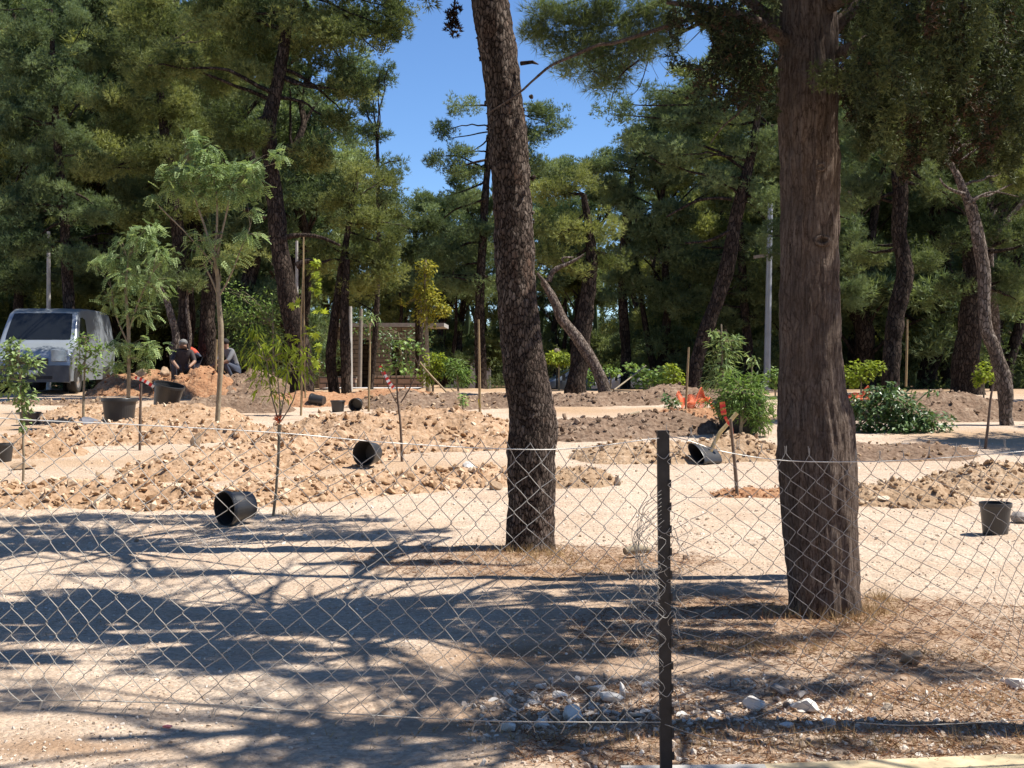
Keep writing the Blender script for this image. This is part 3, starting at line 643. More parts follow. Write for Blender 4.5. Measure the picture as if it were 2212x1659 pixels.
# near crowns shaped thick or thin out of view to throw this ground shade
SHADE = [(380, 1128, 470, 9), (620, 1150, 400, 7), (120, 1150, 230, 7), (150, 1172, 230, 7), (330, 1240, 230, 9), (900, 1218, 260, 7), (150, 1335, 260, 62), (330, 1400, 420, 90), (300, 1490, 330, 30), (800, 1345, 230, 48), (620, 1450, 350, 60), (880, 1300, 200, 14), (1230, 1350, 330, 55), (1480, 1305, 270, 30),
         (1400, 1400, 380, 45), (1150, 1262, 230, 12), (1330, 1238, 170, 8), (1330, 1460, 330, 45), (1620, 1440, 330, 42), (1850, 1425, 230, 24), (2010, 1450, 200, 18), (1760, 1495, 220, 14), (1840, 1372, 140, 8), (1120, 1572, 160, 22), (930, 1615, 300, 40), (620, 1562, 150, 14),
         (430, 1512, 300, 12), (760, 1645, 250, 18), (50, 1515, 110, 14), (1000, 1500, 200, 14), (1990, 1612, 260, 6)]
def shade_px(u, y):
    px = CXP + u / y * FPX; py = HOR + CAMZ / y * FPX; r = np.zeros(len(u), bool)
    for cx, cy, rx, ry in SHADE: r |= ((px - cx) / rx) ** 2 + ((py - cy) / ry) ** 2 < 1
    return r, (px > -60) & (px < 2280) & (py > 1085) & (py < 1680)
def allowed(Q):
    u = Q[:, 0] - .577 * Q[:, 2] / 1.0; y = Q[:, 1] - .0115 * Q[:, 2]; s_, vis = shade_px(u, np.clip(y, 3.5, 60))
    q = np.stack([u * 1.35, y * 5.0, 0 * u], -1); return ~vis | (s_ & (fbm(q, 5, 61) > .435))
def planned(n):
    u = rng.uniform(-5.5, 3.2, n); y = rng.uniform(4.9, 13.4, n); s_, vis = shade_px(u, y); q = np.stack([u * 1.35, y * 5.0, 0 * u], -1)
    ok = s_ & vis & (fbm(q, 5, 61) > .452); u, y = u[ok], y[ok]; z = rng.uniform(4.9, 9.0, len(u)); z = np.maximum(z, 2.3 + .277 * y + .2)
    T = np.array([[.1, 10.9], [1.96, 8.15], [3.7, 5.55]]); C = np.stack([u + .577 * z, y + .0115 * z, z], -1)
    dd = np.linalg.norm(C[:, None, :2] - T[None], axis=2); z2 = z.copy()
    k = dd.argmin(1); far = dd.min(1) > 2.9
    # slide along the sun ray until a tree is within reach
    for it in range(30):
        z2 = np.where(far, 5.0 + (it % 30) * .16, z2); C2 = np.stack([u + .577 * z2, y + .0115 * z2, z2], -1); d2 = np.linalg.norm(C2[:, None, :2] - T[None], axis=2); hit = far & (d2.min(1) <= 2.9) & (z2 > 2.4 + .277 * y)
        C[hit] = C2[hit]; k = np.where(hit, d2.argmin(1), k); far = far & ~hit
    return C[~far], k[~far]
PLAN, PLANK = planned(4600)
# ------------------------------------------------------------------ NEAR PINE AND CYPRESS
def trunkpts(L, d, n=0):
    P = np.array([W(a, b, d) for a, b, c in L]); r = np.array([c / 2 / FPX * d for a, b, c in L])
    if n: return smooth_path(P, n), smooth_path(np.stack([r, r, r], -1), n)[:, 0]
    return P, r
def limb(mb, a, b, r0, r1, sag=.2, n=10, seed=0, wob=.08, seg=6):
    a = np.asarray(a, float); b = np.asarray(b, float); L = np.linalg.norm(b - a); t = np.linspace(0, 1, n)[:, None]
    P = a * (1 - t) + b * t; P[:, 2] += -np.sin(t[:, 0] * math.pi) * sag * L
    r_ = np.random.default_rng(seed); off = np.cumsum(r_.normal(size=(n, 3)) * wob * L / n, 0); off -= t * off[-1]; P = P + off
    add_tube(mb, P, np.linspace(r0, r1, n), seg); return P
def near_pine():
    d = 10.9
    L = [(1143, 1215, 128), (1143, 1190, 112), (1144, 1150, 104), (1148, 1090, 100), (1148, 1030, 102), (1149, 970, 106), (1154, 925, 102), (1148, 870, 98), (1137, 810, 96), (1127, 740, 88), (1118, 650, 84),
         (1113, 560, 84), (1110, 480, 86), (1104, 400, 82), (1098, 320, 86), (1092, 240, 82), (1082, 150, 84), (1070, 70, 84), (1058, 0, 82), (1040, -120, 74), (1030, -300, 62), (1045, -500, 50), (1060, -700, 36), (1050, -900, 18)]
    base = W(1143, 1190, d); base[2] = 0
    root = thing('pine_tree', 'near pine with scaly bark and a gently bent bare trunk, left of the fence post', 'tree', base)
    P, r = trunkpts(L, d, 420); nseg = 72
    V, F, _, k = tube(P, r, nseg)
    C = np.repeat(P, nseg, 0); D = norm(V - C); th = np.tile(np.arange(nseg), k)
    q = V * np.array([13, 13, 4.6]); wv = fbm(V * 3, 3, 2)[:, None] * 3
    # scaly plates: ridged cells
    c1 = np.abs(fbm(q + wv, 3, 11) - .5) * 2; c2 = np.abs(vnoise(q * 1.9 + 7, 17) - .5) * 2
    h = np.clip(c1 * 2.0, 0, 1) * .6 + np.clip(c2 * 1.6, 0, 1) * .4
    lum = (fbm(V * 2.3, 2, 44) - .5) * .03
    V = V + D * ((h - .6) * .022 + lum)[:, None]
    mb = MB(); mb.add(V, F, h)
    # knot where a branch broke off and little bark flakes on the left edge
    for (px, py, s) in [(1152, 385, .035), (1148, 210, .03), (1128, 395, .025)]:
        p = W(px, py, d - .13); V2, F2 = rockshape(I2, int(px)); mb.add(V2 * s + p, F2)
    for j in range(26):
        py = rng.uniform(20, 600); i = int(np.argmin(abs(P[:, 2] - W(1100, py, d)[2]))); V2, F2 = ROCKS[j % 8]
        mb.add(V2 * np.array([.022, .02, .03]) * rng.uniform(.5, 1) + P[i] + np.array([-r[i] * .98 * (1 if j % 3 else -1), rng.normal() * .03, 0]), F2)
    tr = mb.build('trunk', M['pine_bark'], root, smooth=True)
    mb = MB()
    add_tube(mb, [W(1125, 137, d - .1), W(1150, 134, d - .15), W(1163, 139, d - .18)], [.018, .014, .004], 6, lump=.3)
    mb.build('branch_stub', M['far_bark'], root)
    # crown high above the frame, drooping in at the top
    lb = MB(); fo = MB(); C = []; top = P[-1]
    ends = []
    for k in range(58):
        a = rng.uniform(0, 2 * math.pi); hz = rng.uniform(5.0, 9.4); i = int(np.argmin(abs(P[:, 2] - hz)))
        rad = rng.uniform(.8, 2.5) * (1 - max(0, hz - 7) / 5); e = P[i] + np.array([math.cos(a) * rad, math.sin(a) * rad, rng.uniform(.15, .9)]); ends.append(e)
        Q = limb(lb, P[i], e, .035, .008, .08, 8, k)
        for m in range(9): C.append(Q[rng.integers(3, 8)] + rng.normal(size=3) * [.28, .28, .18])
    C = np.array(C); C = C[~sunlit_gap(C) & allowed(C)]; E = PLAN[PLANK == 0]
    for j in range(0, len(E), 3): limb(lb, P[int(np.argmin(abs(P[:, 2] - max(4.9, E[j][2] - .6))))], E[j], .02, .006, .05, 8, j)
    C = np.vstack([C, E]); puffs(fo, C, rng.uniform(.07, .16, len(C)), 26, 9, .09, .010, rng.uniform(.1, .9, len(C)))
    tw_ = MB(); Qh = smooth_path([W(1010, -60, 10.3), W(985, -10, 10.3), W(980, 30, 10.3), W(978, 62, 10.3)], 14); add_tube(lb, Qh, np.linspace(.012, .004, 14), 5)
    puffs(tw_, np.array([W(978 + dx, dy, 10.3) for dx, dy in [(0, 40), (2, 52), (-3, 62), (4, 68), (0, 30), (8, 22)]]), .05, 22, 7, .035, .012, .0); tw_.build('cone_cluster', M['far_bark'], root)
    lb.build('limbs', M['far_bark'], root); fo.build('crown', M['pine'], root)
near_pine()

def overhead_pine():
    """the pine whose twigs hang into the top centre; its trunk stands hidden behind the cypress"""
    base = np.array([2.24, 9.45, 0.])
    root = thing('pine_tree', 'pine with fine long needles hanging into the top centre, trunk hidden behind the cypress', 'tree', base)
    mb = MB(); P = smooth_path([base + [0, 0, -.2], base + [.05, 0, 2], base + [-.1, 0, 4], base + [-.05, .2, 7], base + [0, .3, 9]], 60); add_tube(mb, P, np.linspace(.12, .04, 60), 14, lump=.15, ls=4)
    mb.build('trunk', M['far_bark'], root, smooth=True)
    lb = MB(); fo = MB(); C = []; TI = []
    tw = [[(1690, -150), (1500, -40), (1380, 30), (1290, 60), (1200, 70)], [(1690, -80), (1560, 20), (1450, 80), (1360, 110), (1280, 150)], [(1500, -40), (1420, 60), (1400, 130), (1380, 190), (1350, 215)],
          [(1600, -120), (1400, -40), (1280, -10), (1190, 20)], [(1560, 20), (1520, 60), (1470, 110)], [(1330, 80), (1290, 120), (1240, 150)], [(1380, 130), (1340, 165), (1320, 215)], [(1690, -200), (1550, -130), (1400, -100)]]
    for k, t in enumerate(tw):
        dd = 11.4 + .25 * (k % 3); Q = smooth_path([W(a, b, dd + .1 * j) for j, (a, b) in enumerate(t)], 24); add_tube(lb, Q, np.linspace(.026, .005, 24) * (1 if k in (0, 1, 3, 7) else .35), 6)
        if k in (0, 1, 3, 7): limb(lb, P[38], Q[0], .045, .026, -.05, 10, k)
        for m in range(5 if k == 4 else 16):
            j = rng.integers(5, 24); C.append(Q[j] + rng.normal(size=3) * [.15, .25, .10]); TI.append(rng.uniform(.2, .9))
    for (px, py) in [(1160, 65), (1170, 80), (1210, 100), (1225, 180), (1235, 150), (1190, 190), (1260, 180), (1250, 100), (1290, 110), (1300, 180), (1325, 215), (1350, 205), (1400, 165), (1430, 140), (1230, 60), (1290, 30), (1340, 60), (1340, 150), (1200, 30), (1150, 15),
                     (1380, 40), (1420, 20), (1400, 80), (1440, 60), (1480, 30), (1360, 90), (1320, 110), (1270, 60), (1330, 20), (1250, 20), (1380, 120), (1450, 100)]:
        for q in range(7): C.append(W(px + rng.normal() * 11, py + rng.normal() * 7, 11.6)); TI.append(rng.uniform(.3, 1))
    for k in range(90): C.append(P[rng.integers(38, 60)] + rng.normal(size=3) * [1.3, 1.3, .8] + [0, 0, .3]); TI.append(rng.uniform(.1, .8))
    C = np.array(C); TI = np.array(TI)
    qx = C[:, 0] / C[:, 1] * FPX + CXP; qy = HOR - (C[:, 2] - CAMZ) / C[:, 1] * FPX; lim = np.interp(qx, [1130, 1180, 1260, 1300, 1350, 1400, 1450, 1470, 1530, 1560], [85, 160, 165, 205, 175, 120, 115, 40, 50, 120])
    ok = (qy < lim) & (qx > 1140) & ~sunlit_gap(C) & (allowed(C) | (qy > -10)); C = C[ok]; TI = TI[ok]
    puffs(fo, C, rng.uniform(.07, .14, len(C)), 18, 9, .10, .0046, TI)
    lb.build('limbs', M['far_bark'], root); fo.build('crown', M['pine_blue'], root)
overhead_pine()

def cypress():
    d = 8.15
    L = [(1788, 1350, 170), (1786, 1325, 150), (1781, 1260, 146), (1777, 1200, 148), (1772, 1130, 152), (1768, 1060, 158), (1764, 990, 160), (1758, 920, 152), (1752, 850, 138), (1750, 780, 132), (1749, 700, 128), (1749, 600, 126),
         (1749, 500, 122), (1748, 400, 121), (1748, 300, 120), (1746, 150, 116), (1745, 0, 110), (1742, -200, 100), (1740, -600, 76), (1740, -1100, 50), (1745, -1700, 20)]
    base = W(1786, 1325, d); base[2] = 0
    root = thing('cypress_tree', 'near cypress with thick straight fibrous trunk and drooping dark sprays, right of the fence post', 'tree', base)
    P, r = trunkpts(L, d, 440); nseg = 110; V, F, _, k = tube(P, r, nseg); C = np.repeat(P, nseg, 0); D = norm(V - C)
    th = np.tile(np.linspace(0, 2 * math.pi, nseg, endpoint=False), k)
    cyl = np.stack([np.cos(th) * 1.0, np.sin(th) * 1.0, V[:, 2]], -1)
    f1 = fbm(cyl * [9, 9, 1.1], 4, 3); f2 = fbm(cyl * [2.2, 2.2, .6], 3, 8); fl = fbm(cyl * [26, 26, 2.5], 2, 4)
    low = np.clip(1 - V[:, 2] / 1.5, 0, 1)
    V = V + D * ((f1 - .5) * .05 + (f2 - .5) * .055 + (fl - .5) * .022 + (fbm(V * [9, 9, 5], 4, 6) - .5) * .036 + (fbm(V * [30, 30, 12], 2, 7) - .5) * .016 + low * (np.cos(th * 5 + 1) * .012))[:, None]
    mb = MB(); mb.add(V, F, f1); 
    for (px, py, s, dk) in [(1775, 520, .045, 0), (1772, 362, .03, 0)]:   # knots
        p = W(px, py, d - .17 - (0)); a = np.linspace(0, 2 * math.pi, 14)
        ring = [p + np.array([math.cos(t) * s * .9, .02 * 0 - .01, math.sin(t) * s * .6]) for t in a]
        add_tube(mb, ring, s * .28, 6, lump=.5, ls=30)
    mb.build('trunk', M['cypress_bark'], root, smooth=True)
    # limbs
    lb = MB(); sp = []   # sprays: (start, end)
    big = [[(1692, 85, 8.1), (1640, 50, 8.0), (1560, 22, 7.9), (1440, 5, 7.9)], [(1690, 60, 8.2), (1620, 5, 8.3), (1500, -60, 8.4)], [(1805, 120, 8.1), (1860, 95, 8.0), (1980, 40, 7.9), (2140, 20, 7.7)],
           [(1800, 60, 8.2), (1900, -20, 8.2), (2080, -60, 8.3), (2260, -40, 8.4)], [(1750, -60, 8.0), (1700, -120, 7.3), (1600, -160, 6.8)], [(1750, -60, 8.3), (1850, -160, 9.0), (1950, -220, 9.6)], [(1800, 10, 8.0), (1920, -60, 7.4), (2060, -80, 7.0)]]
    LP = []
    for i, Lm in enumerate(big):
        Q = smooth_path([W(*p) for p in Lm], 26); add_tube(lb, Q, np.linspace(.05, .012, 26), 8, lump=.25, ls=9); LP.append(Q)
    # long dead thin branch crossing in front of the near pine, and bare twigs
    add_tube(lb, smooth_path([W(a, b, 8.0) for a, b in [(1690, 70), (1600, 30), (1500, 40), (1400, 70), (1330, 92), (1290, 98), (1235, 122), (1190, 142), (1150, 175), (1125, 198), (1090, 222), (1050, 246)]], 60), np.linspace(.016, .0045, 60), 7, lump=.2, ls=30)
    add_tube(lb, smooth_path([W(a, b, 7.9) for a, b in [(1690, 120), (1665, 150), (1640, 175), (1625, 205), (1600, 240), (1560, 275), (1535, 310)]], 40), np.linspace(.014, .003, 40), 6)
    add_tube(lb, smooth_path([W(a, b, 7.9) for a, b in [(1645, 170), (1660, 195), (1668, 215)]], 10), np.linspace(.006, .002, 10), 5)
    add_tube(lb, smooth_path([W(a, b, 7.6) for a, b in [(1910, -10), (1930, 12), (1960, 18), (2000, 26)]], 20), np.linspace(.006, .003, 20), 5)
    add_tube(lb, smooth_path([W(a, b, 7.6) for a, b in [(1935, 15), (1955, 33), (1990, 40)]], 14), np.linspace(.004, .002, 14), 5)
    r0 = np.random.default_rng(12)
    for k in range(14):
        t = r0.uniform(0, 2 * math.pi, 1)[0]; a0 = (1265 + k * 22, 110 + r0.normal() * 15)
        add_tube(lb, smooth_path([W(a0[0], a0[1], 8.0), W(a0[0] + r0.normal() * 20, a0[1] + 25, 8.0), W(a0[0] + r0.normal() * 35, a0[1] + 45 + r0.uniform(0, 20), 8.0)], 8), .0016, 3)
    # many high limbs out of frame
    for k in range(70):
        a = rng.uniform(0, 2 * math.pi); hz = rng.uniform(4.4, 9.0); i = int(np.argmin(abs(P[:, 2] - hz))); rad = rng.uniform(.6, 2.7) * (1 - max(0, hz - 6) / 4.5)
        rad = max(rad, .3); e = P[i] + np.array([math.cos(a) * rad * 1.1, math.sin(a) * rad, rng.uniform(-.2, .5)])
        LP.append(limb(lb, P[i], e, .03, .006, -.05, 12, k))
    lb.build('limbs', M['cypress_bark'], root, smooth=True)
    # hanging sprays
    lb2 = MB(); fo = MB(); pts = []; TI = []
    def hang(p, L, tone, dens=70, sp=.05):
        n = int(L * dens) + 3; t = np.linspace(0, 1, n); x = np.cumsum(rng.normal(size=n) * .008); y = np.cumsum(rng.normal(size=n) * .008)
        wd = sp * (.4 + np.sin(t * math.pi) * .8)
        Q = np.stack([p[0] + x, p[1] + y, p[2] - t * L], -1); Q = np.repeat(Q, 3, 0) + rng.normal(size=(n * 3, 3)) * np.repeat(wd, 3)[:, None]
        pts.append(Q); TI.append(np.full(len(Q), tone) + rng.normal(size=len(Q)) * .12)
    for Q in LP:
        for k in range(int(10)):
            j = rng.integers(4, len(Q)); hang(Q[j] + rng.normal(size=3) * .09, rng.uniform(.15, .45), rng.choice([.05, .3, .5, .9], p=[.12, .38, .3, .2]), 110, .04)
    E = PLAN[PLANK == 1]
    for j in range(len(E)):
        if j % 3 == 0: limb(lb2, P[int(np.argmin(abs(P[:, 2] - max(4.2, E[j][2] - .4))))], E[j], .02, .006, .0, 8, j)
        for q_ in range(5): hang(E[j] + rng.normal(size=3) * .09 + [0, 0, .12], rng.uniform(.15, .32), rng.choice([.3, .5, .9]), 80, .035)
    lb2.build('limbs', M['cypress_bark'], root, smooth=True)
    for (px, py, Ln, tone) in [(1452, 30, .30, .2), (1462, 60, .22, .2), (1546, 20, .45, .2), (1560, 40, .48, .2), (1585, 90, .4, .2), (1600, 110, .3, .2), (1640, 120, .3, .3), (1660, 140, .3, .3), (1470, -20, .25, .2), (1500, -10, .3, .2), (1520, 0, .25, .2), (1410, 0, .28, .2), (1620, 60, .4, .2), (1590, 40, .35, .2), (1570, 10, .4, .2), (1690, 160, .3, .3)]:
        for k in range(2): hang(W(px + rng.normal() * 8, py, 7.8 + rng.normal() * .1), Ln, tone)
    # thick curtain at upper right
    for k in range(150):
        px = rng.uniform(1815, 2300); top = rng.uniform(-90, 240); lim = np.interp(px, [1815, 1860, 1930, 2000, 2080, 2150, 2300], [150, 270, 400, 330, 430, 400, 420])
        if top > lim - 60: continue
        hang(W(px, top, rng.uniform(6.9, 9.2)), min(rng.uniform(.2, .55), (lim - top) / 340.), rng.choice([.05, .3, .6, 1.0], p=[.08, .34, .3, .28]), 190, .03)
    for (px, py) in [(1765, 155), (1785, 160), (1775, 175), (1800, 165), (1810, 170), (1795, 150), (1850, 175)]: hang(W(px, py - 12, 7.8), .09, .9, 90, .04)
    Q = np.concatenate(pts); T = np.concatenate(TI)
    qx = Q[:, 0] / Q[:, 1] * FPX + CXP; qy = HOR - (Q[:, 2] - CAMZ) / Q[:, 1] * FPX      # the bare trunk and the gap of sky keep clear of sprays
    bad = ((qx > 1680) & (qx < 1812) & (qy > -30) & (Q[:, 1] < 8.5) & ~((qy > 130) & (qy < 200) & (qx > 1745))) | ((qx > 850) & (qx < 1440) & (qy > -20)) | ((qx < 1690) & (qy > 255))
    bad |= sunlit_gap(Q) & (Q[:, 2] > 3.3)
    bad |= ~allowed(Q) & (qy < -20)
    bad |= ((qx - 1500) / 36) ** 2 + ((qy - 98) / 42) ** 2 < 1
    Q = Q[~bad]; T = T[~bad]
    dd = norm(rng.normal(size=(len(Q), 3)) * .7 + np.array([0, 0, -.35]))
    blades(fo, Q, dd, 5, .034, .009, .8, T)
    fo.build('crown', M['cypress_leaf'], root)
cypress()
def pine_outside():
    base = np.array([3.7, 5.55, 0.]); root = thing('pine_tree', 'pine standing just outside the right edge of the picture', 'tree', base)
    mb = MB(); P = smooth_path([base + [0, 0, -.2], base + [0, 0, 2], base + [-.15, .1, 4], base + [-.1, .1, 7], base + [0, 0, 9.5]], 60); add_tube(mb, P, np.linspace(.16, .04, 60), 16, lump=.15, ls=4); mb.build('trunk', M['far_bark'], root, smooth=True)
    lb = MB(); fo = MB(); C = []
    for k in range(44):
        a = rng.uniform(0, 2 * math.pi); hz = rng.uniform(4.6, 9.0); i = int(np.argmin(abs(P[:, 2] - hz))); rad = rng.uniform(.8, 2.6); e = P[i] + np.array([math.cos(a) * rad, math.sin(a) * rad * .9, rng.uniform(.1, .8)])
        Q = limb(lb, P[i], e, .03, .008, .05, 8, k + 9)
        for m in range(7): C.append(Q[rng.integers(3, 8)] + rng.normal(size=3) * [.25, .25, .16])
    C = np.array(C); C = C[~sunlit_gap(C) & allowed(C)]; E = PLAN[PLANK == 2]
    for j in range(0, len(E), 3): limb(lb, P[int(np.argmin(abs(P[:, 2] - max(4.2, E[j][2] - .6))))], E[j], .02, .006, .05, 8, j)
    C = np.vstack([C, E]); puffs(fo, C, rng.uniform(.07, .16, len(C)), 24, 8, .09, .011, rng.uniform(.1, .9, len(C))); lb.build('limbs', M['far_bark'], root); fo.build('crown', M['pine'], root)
pine_outside()

# ------------------------------------------------------------------ MID-DISTANCE PINES WITH THEIR OWN SHAPES
def pine(label, trunk, d, ells, mat='pine', tone=(.1, .9), dens=1.0, limbs=[], bark='far_bark', name='pine_tree', L=.11, wd=.016, extra_trunks=[], pr=(.14, .24), tufts=26, fill=13):
    b = W(trunk[0][0], trunk[0][1], d); b[2] = gz(d)
    root = thing(name, label, 'tree', b); ppm = FPX / d
    L0 = list(trunk); P, r = trunkpts(L0, d, 60)
    zb = gz(d) - .15
    mb = MB(); P2 = np.vstack([[P[0][0], P[0][1], min(zb, P[0][2] - .05)], P]); r2 = np.concatenate([[r[0] * 1.15], r]); add_tube(mb, P2, r2, 16, lump=.22, ls=3)
    mb.build('trunk', M[bark], root, smooth=True)
    for et in extra_trunks:
        mb = MB(); Pe, re = trunkpts(et, d - .2, 40); Pe = np.vstack([[Pe[0][0], Pe[0][1], zb], Pe]); re = np.concatenate([[re[0] * 1.1], re]); add_tube(mb, Pe, re, 14, lump=.22, ls=3); mb.build('trunk', M[bark], root, smooth=True)
    lb = MB(); fo = MB(); Cs = []; Ts = []
    for k, lm in enumerate(limbs):
        Q = smooth_path([W(a, b2, d - .3) for a, b2, c in lm], 20); add_tube(lb, Q, smooth_path([[c / 2 / ppm] * 3 for a, b2, c in lm], 20)[:, 0], 8, lump=.2, ls=6)
    sd = 0
    for e in ells:
        cx, cy, rx, ry = e[:4]; dz = e[4] if len(e) > 4 else 0; dn = e[5] if len(e) > 5 else 1.0
        c = W(cx, cy, d + dz); ax, az = rx / ppm, ry / ppm; ay = max(ax, az) * .8
        ax = max(ax - .30, .12); az = max(az - .28, .10); ay = max(ax, az) * .75
        nb_ = max(2, int(fill * dens * dn * (ax + .25) * (az + .25)))
        D = rdir(nb_); rad = rng.uniform(.1, 1, (nb_, 1)) ** .5; B = c + D * rad * [ax, ay, az]; bt = rng.uniform(tone[0], tone[1], nb_); br = rng.uniform(.28, .6, nb_)
        per = 9; sub = rdir(nb_ * per) * rng.uniform(.35, 1, (nb_ * per, 1)) * np.repeat(br, per)[:, None] * [1.15, 1.15, .6]; sub[:, 2] += .05
        C = np.repeat(B, per, 0) + sub; tt = np.repeat(bt, per) + rng.normal(size=nb_ * per) * .07; Cs.append(C); Ts.append(np.clip(tt, 0, 1)); n = len(C)
        i = int(np.argmin(np.linalg.norm(P - (c - [0, 0, az * .6]), axis=1)))
        m = max(2, int(min(7, ax * az * 2)))
        for q in range(m):
            sd += 1; j = rng.integers(0, n); limb(lb, P[min(i + rng.integers(0, 6), len(P) - 1)], C[j], max(.02, r[i] * .32), .012, rng.uniform(-.1, .08), 9, sd, .15)
    if len(lb.v): lb.build('limbs', M[bark], root, smooth=True)
    if Cs:
        C = np.concatenate(Cs); T = np.concatenate(Ts); puffs(fo, C, rng.uniform(pr[0], pr[1], len(C)), tufts, 6, L, wd, T)
        fo.build('crown', M[mat], root)
    return root
PB = 'pine_blue'; PY = 'pine_yellow'
# left mass
pine('tall dark-trunked pine behind the tall sapling, its crown filling the top left centre', [(655, 868, 58), (652, 820, 48), (648, 760, 46), (630, 680, 44), (615, 600, 44), (602, 520, 40), (595, 440, 36), (585, 360, 34), (580, 270, 32), (600, 180, 28), (620, 60, 22), (640, -80, 14), (650, -220, 7)], 29.5,
     [(700, 60, 130, 110), (820, 60, 80, 70), (850, 10, 60, 60, 0, .8), (560, 110, 110, 120, .5), (470, 40, 110, 100), (600, -110, 220, 120), (780, -60, 140, 90), (750, 190, 80, 60), (690, 330, 75, 60), (520, 280, 90, 70, -.8), (470, 380, 70, 50, -.6), (740, 265, 55, 40), (360, 150, 90, 80, -1)],
     limbs=[[(620, 512, 12), (650, 508, 9), (690, 512, 8), (735, 530, 5)], [(575, 470, 14), (545, 455, 10), (510, 452, 6)], [(640, 575, 16), (665, 563, 12), (690, 568, 7), (715, 560, 4)]], tone=(.05, .8), mat=PY)
pine('twin-stemmed dark pine left of the concrete post', [(722, 845, 24), (714, 780, 22), (722, 700, 22), (730, 640, 20), (742, 560, 16), (760, 440, 10)], 33.5,
     [(790, 560, 70, 70), (740, 450, 70, 60), (810, 470, 60, 60), (850, 530, 35, 50), (760, 620, 70, 30), (770, 380, 50, 40), (700, 560, 60, 60), (840, 600, 55, 40), (820, 400, 40, 40, 1)], PY,
     extra_trunks=[[(748, 845, 22), (746, 760, 22), (744, 690, 20), (745, 640, 18), (750, 560, 12)]], tone=(.2, 1))
pine('pine with pale blue-green edge foliage against the sky left', [(800, 842, 14), (812, 700, 12), (818, 520, 10), (815, 300, 7)], 37,
     [(830, 365, 48, 42), (850, 430, 25, 30), (800, 300, 40, 40), (790, 240, 35, 35), (800, 190, 34, 24), (770, 170, 40, 40), (830, 170, 22, 18)], PB, tone=(.1, .7))
pine('forked dark pine behind the crouching workers', [(405, 812, 36), (400, 740, 38), (403, 680, 36), (398, 600, 34), (385, 500, 30), (370, 380, 24), (350, 250, 18), (340, 100, 10)], 32.5,
     [(350, 150, 110, 90), (260, 240, 100, 80), (400, 260, 90, 80), (330, 350, 120, 70), (200, 360, 80, 60), (430, 450, 80, 50), (300, 470, 90, 50), (330, 30, 110, 80), (440, 160, 120, 90, 3.5), (470, 90, 110, 80, 2.5), (520, 560, 60, 40), (400, 560, 50, 40)], PY,  # the two clumps set far back are added to shade the van
     extra_trunks=[[(455, 812, 44), (450, 740, 36), (448, 680, 32), (455, 600, 28), (470, 500, 22)], [(430, 812, 18), (438, 720, 16), (441, 640, 12)]], tone=(.05, .85))
pine('blurred blue-green pine at the far upper left', [(150, 838, 26), (150, 700, 26), (140, 500, 22), (120, 250, 16), (110, 20, 8)], 37,
     [(60, 120, 110, 110), (20, 260, 110, 90), (130, 330, 100, 80), (60, 420, 120, 70), (180, 460, 90, 60), (120, 30, 90, 70, 0, .6), (40, 520, 100, 60), (170, 560, 80, 60), (-60, 40, 80, 90), (150, 200, 60, 60)], PB, tone=(.1, .9))
pine('dense dark pine filling the left edge above the van', [(40, 838, 22), (38, 700, 22), (45, 550, 18), (40, 400, 12)], 42,
     [(40, 600, 110, 60), (180, 610, 90, 50), (260, 560, 70, 60), (-40, 500, 90, 80), (280, 420, 80, 70), (230, 90, 100, 90), (-60, 620, 60, 60), (330, 520, 60, 80), (220, 10, 80, 60)], 'pine', tone=(0.1, .6))
tr = pine('thin pale curved stem left of the forked pine', [(378, 812, 16), (376, 770, 18), (380, 730, 17), (372, 690, 15), (358, 645, 12), (340, 610, 8)], 31.5, [(330, 600, 30, 20)], 'pine', bark='grey_bark', tone=(.3, .8))
pine('thin pale stem touching the forked pine, lit on one side', [(408, 812, 10), (404, 770, 11), (410, 730, 10), (405, 680, 8), (404, 640, 6)], 31.6, [(408, 610, 20, 20)], 'pine', bark='grey_bark')
# centre
pine('airy blue-green pine seen on both sides of the near pine trunk', [(1040, 845, 26), (1037, 760, 24), (1036, 680, 22), (1038, 600, 20), (1044, 500, 18), (1050, 400, 15), (1058, 300, 12), (1062, 230, 8)], 40,
     [(1010, 235, 45, 30, 0, .7), (975, 280, 45, 22, 0, .6), (1000, 330, 30, 22, 0, .5), (960, 355, 50, 34, 0, .8), (1010, 380, 50, 35, 0, .8), (990, 430, 55, 28, 0, .7), (960, 560, 75, 50), (1040, 500, 60, 50), (1180, 245, 45, 25, 0, .8), (1200, 275, 30, 22, 0, .8), (1140, 300, 60, 40, 0, .8), (1000, 620, 80, 40), (1090, 620, 60, 40), (1150, 350, 60, 40), (930, 610, 50, 30), (1160, 240, 20, 20)],
     PB, tone=(.2, 1), limbs=[[(1050, 430, 7), (1020, 440, 5), (985, 452, 4), (960, 470, 3)], [(1052, 345, 6), (1010, 355, 4), (975, 372, 3)]])
pine('dark shaded pine in the gap left of the airy one', [(905, 842, 18), (905, 700, 16), (900, 560, 12), (895, 480, 8)], 46, [(900, 500, 42, 40), (880, 560, 50, 50), (935, 480, 30, 25), (920, 540, 40, 40), (860, 500, 25, 30)], 'pine', tone=(0, .25))
pine('pine with dark leaning trunk right of the near pine, behind the bent one', [(1240, 858, 50), (1246, 820, 42), (1254, 760, 40), (1262, 690, 38), (1272, 620, 32), (1278, 560, 26), (1270, 480, 18), (1260, 420, 12)], 32,
     [(1240, 480, 70, 55), (1300, 500, 45, 45), (1190, 420, 60, 50), (1230, 570, 60, 35), (1190, 500, 50, 40), (1310, 570, 40, 30), (1260, 400, 60, 40), (1180, 560, 30, 40)], PY, tone=(.3, 1))
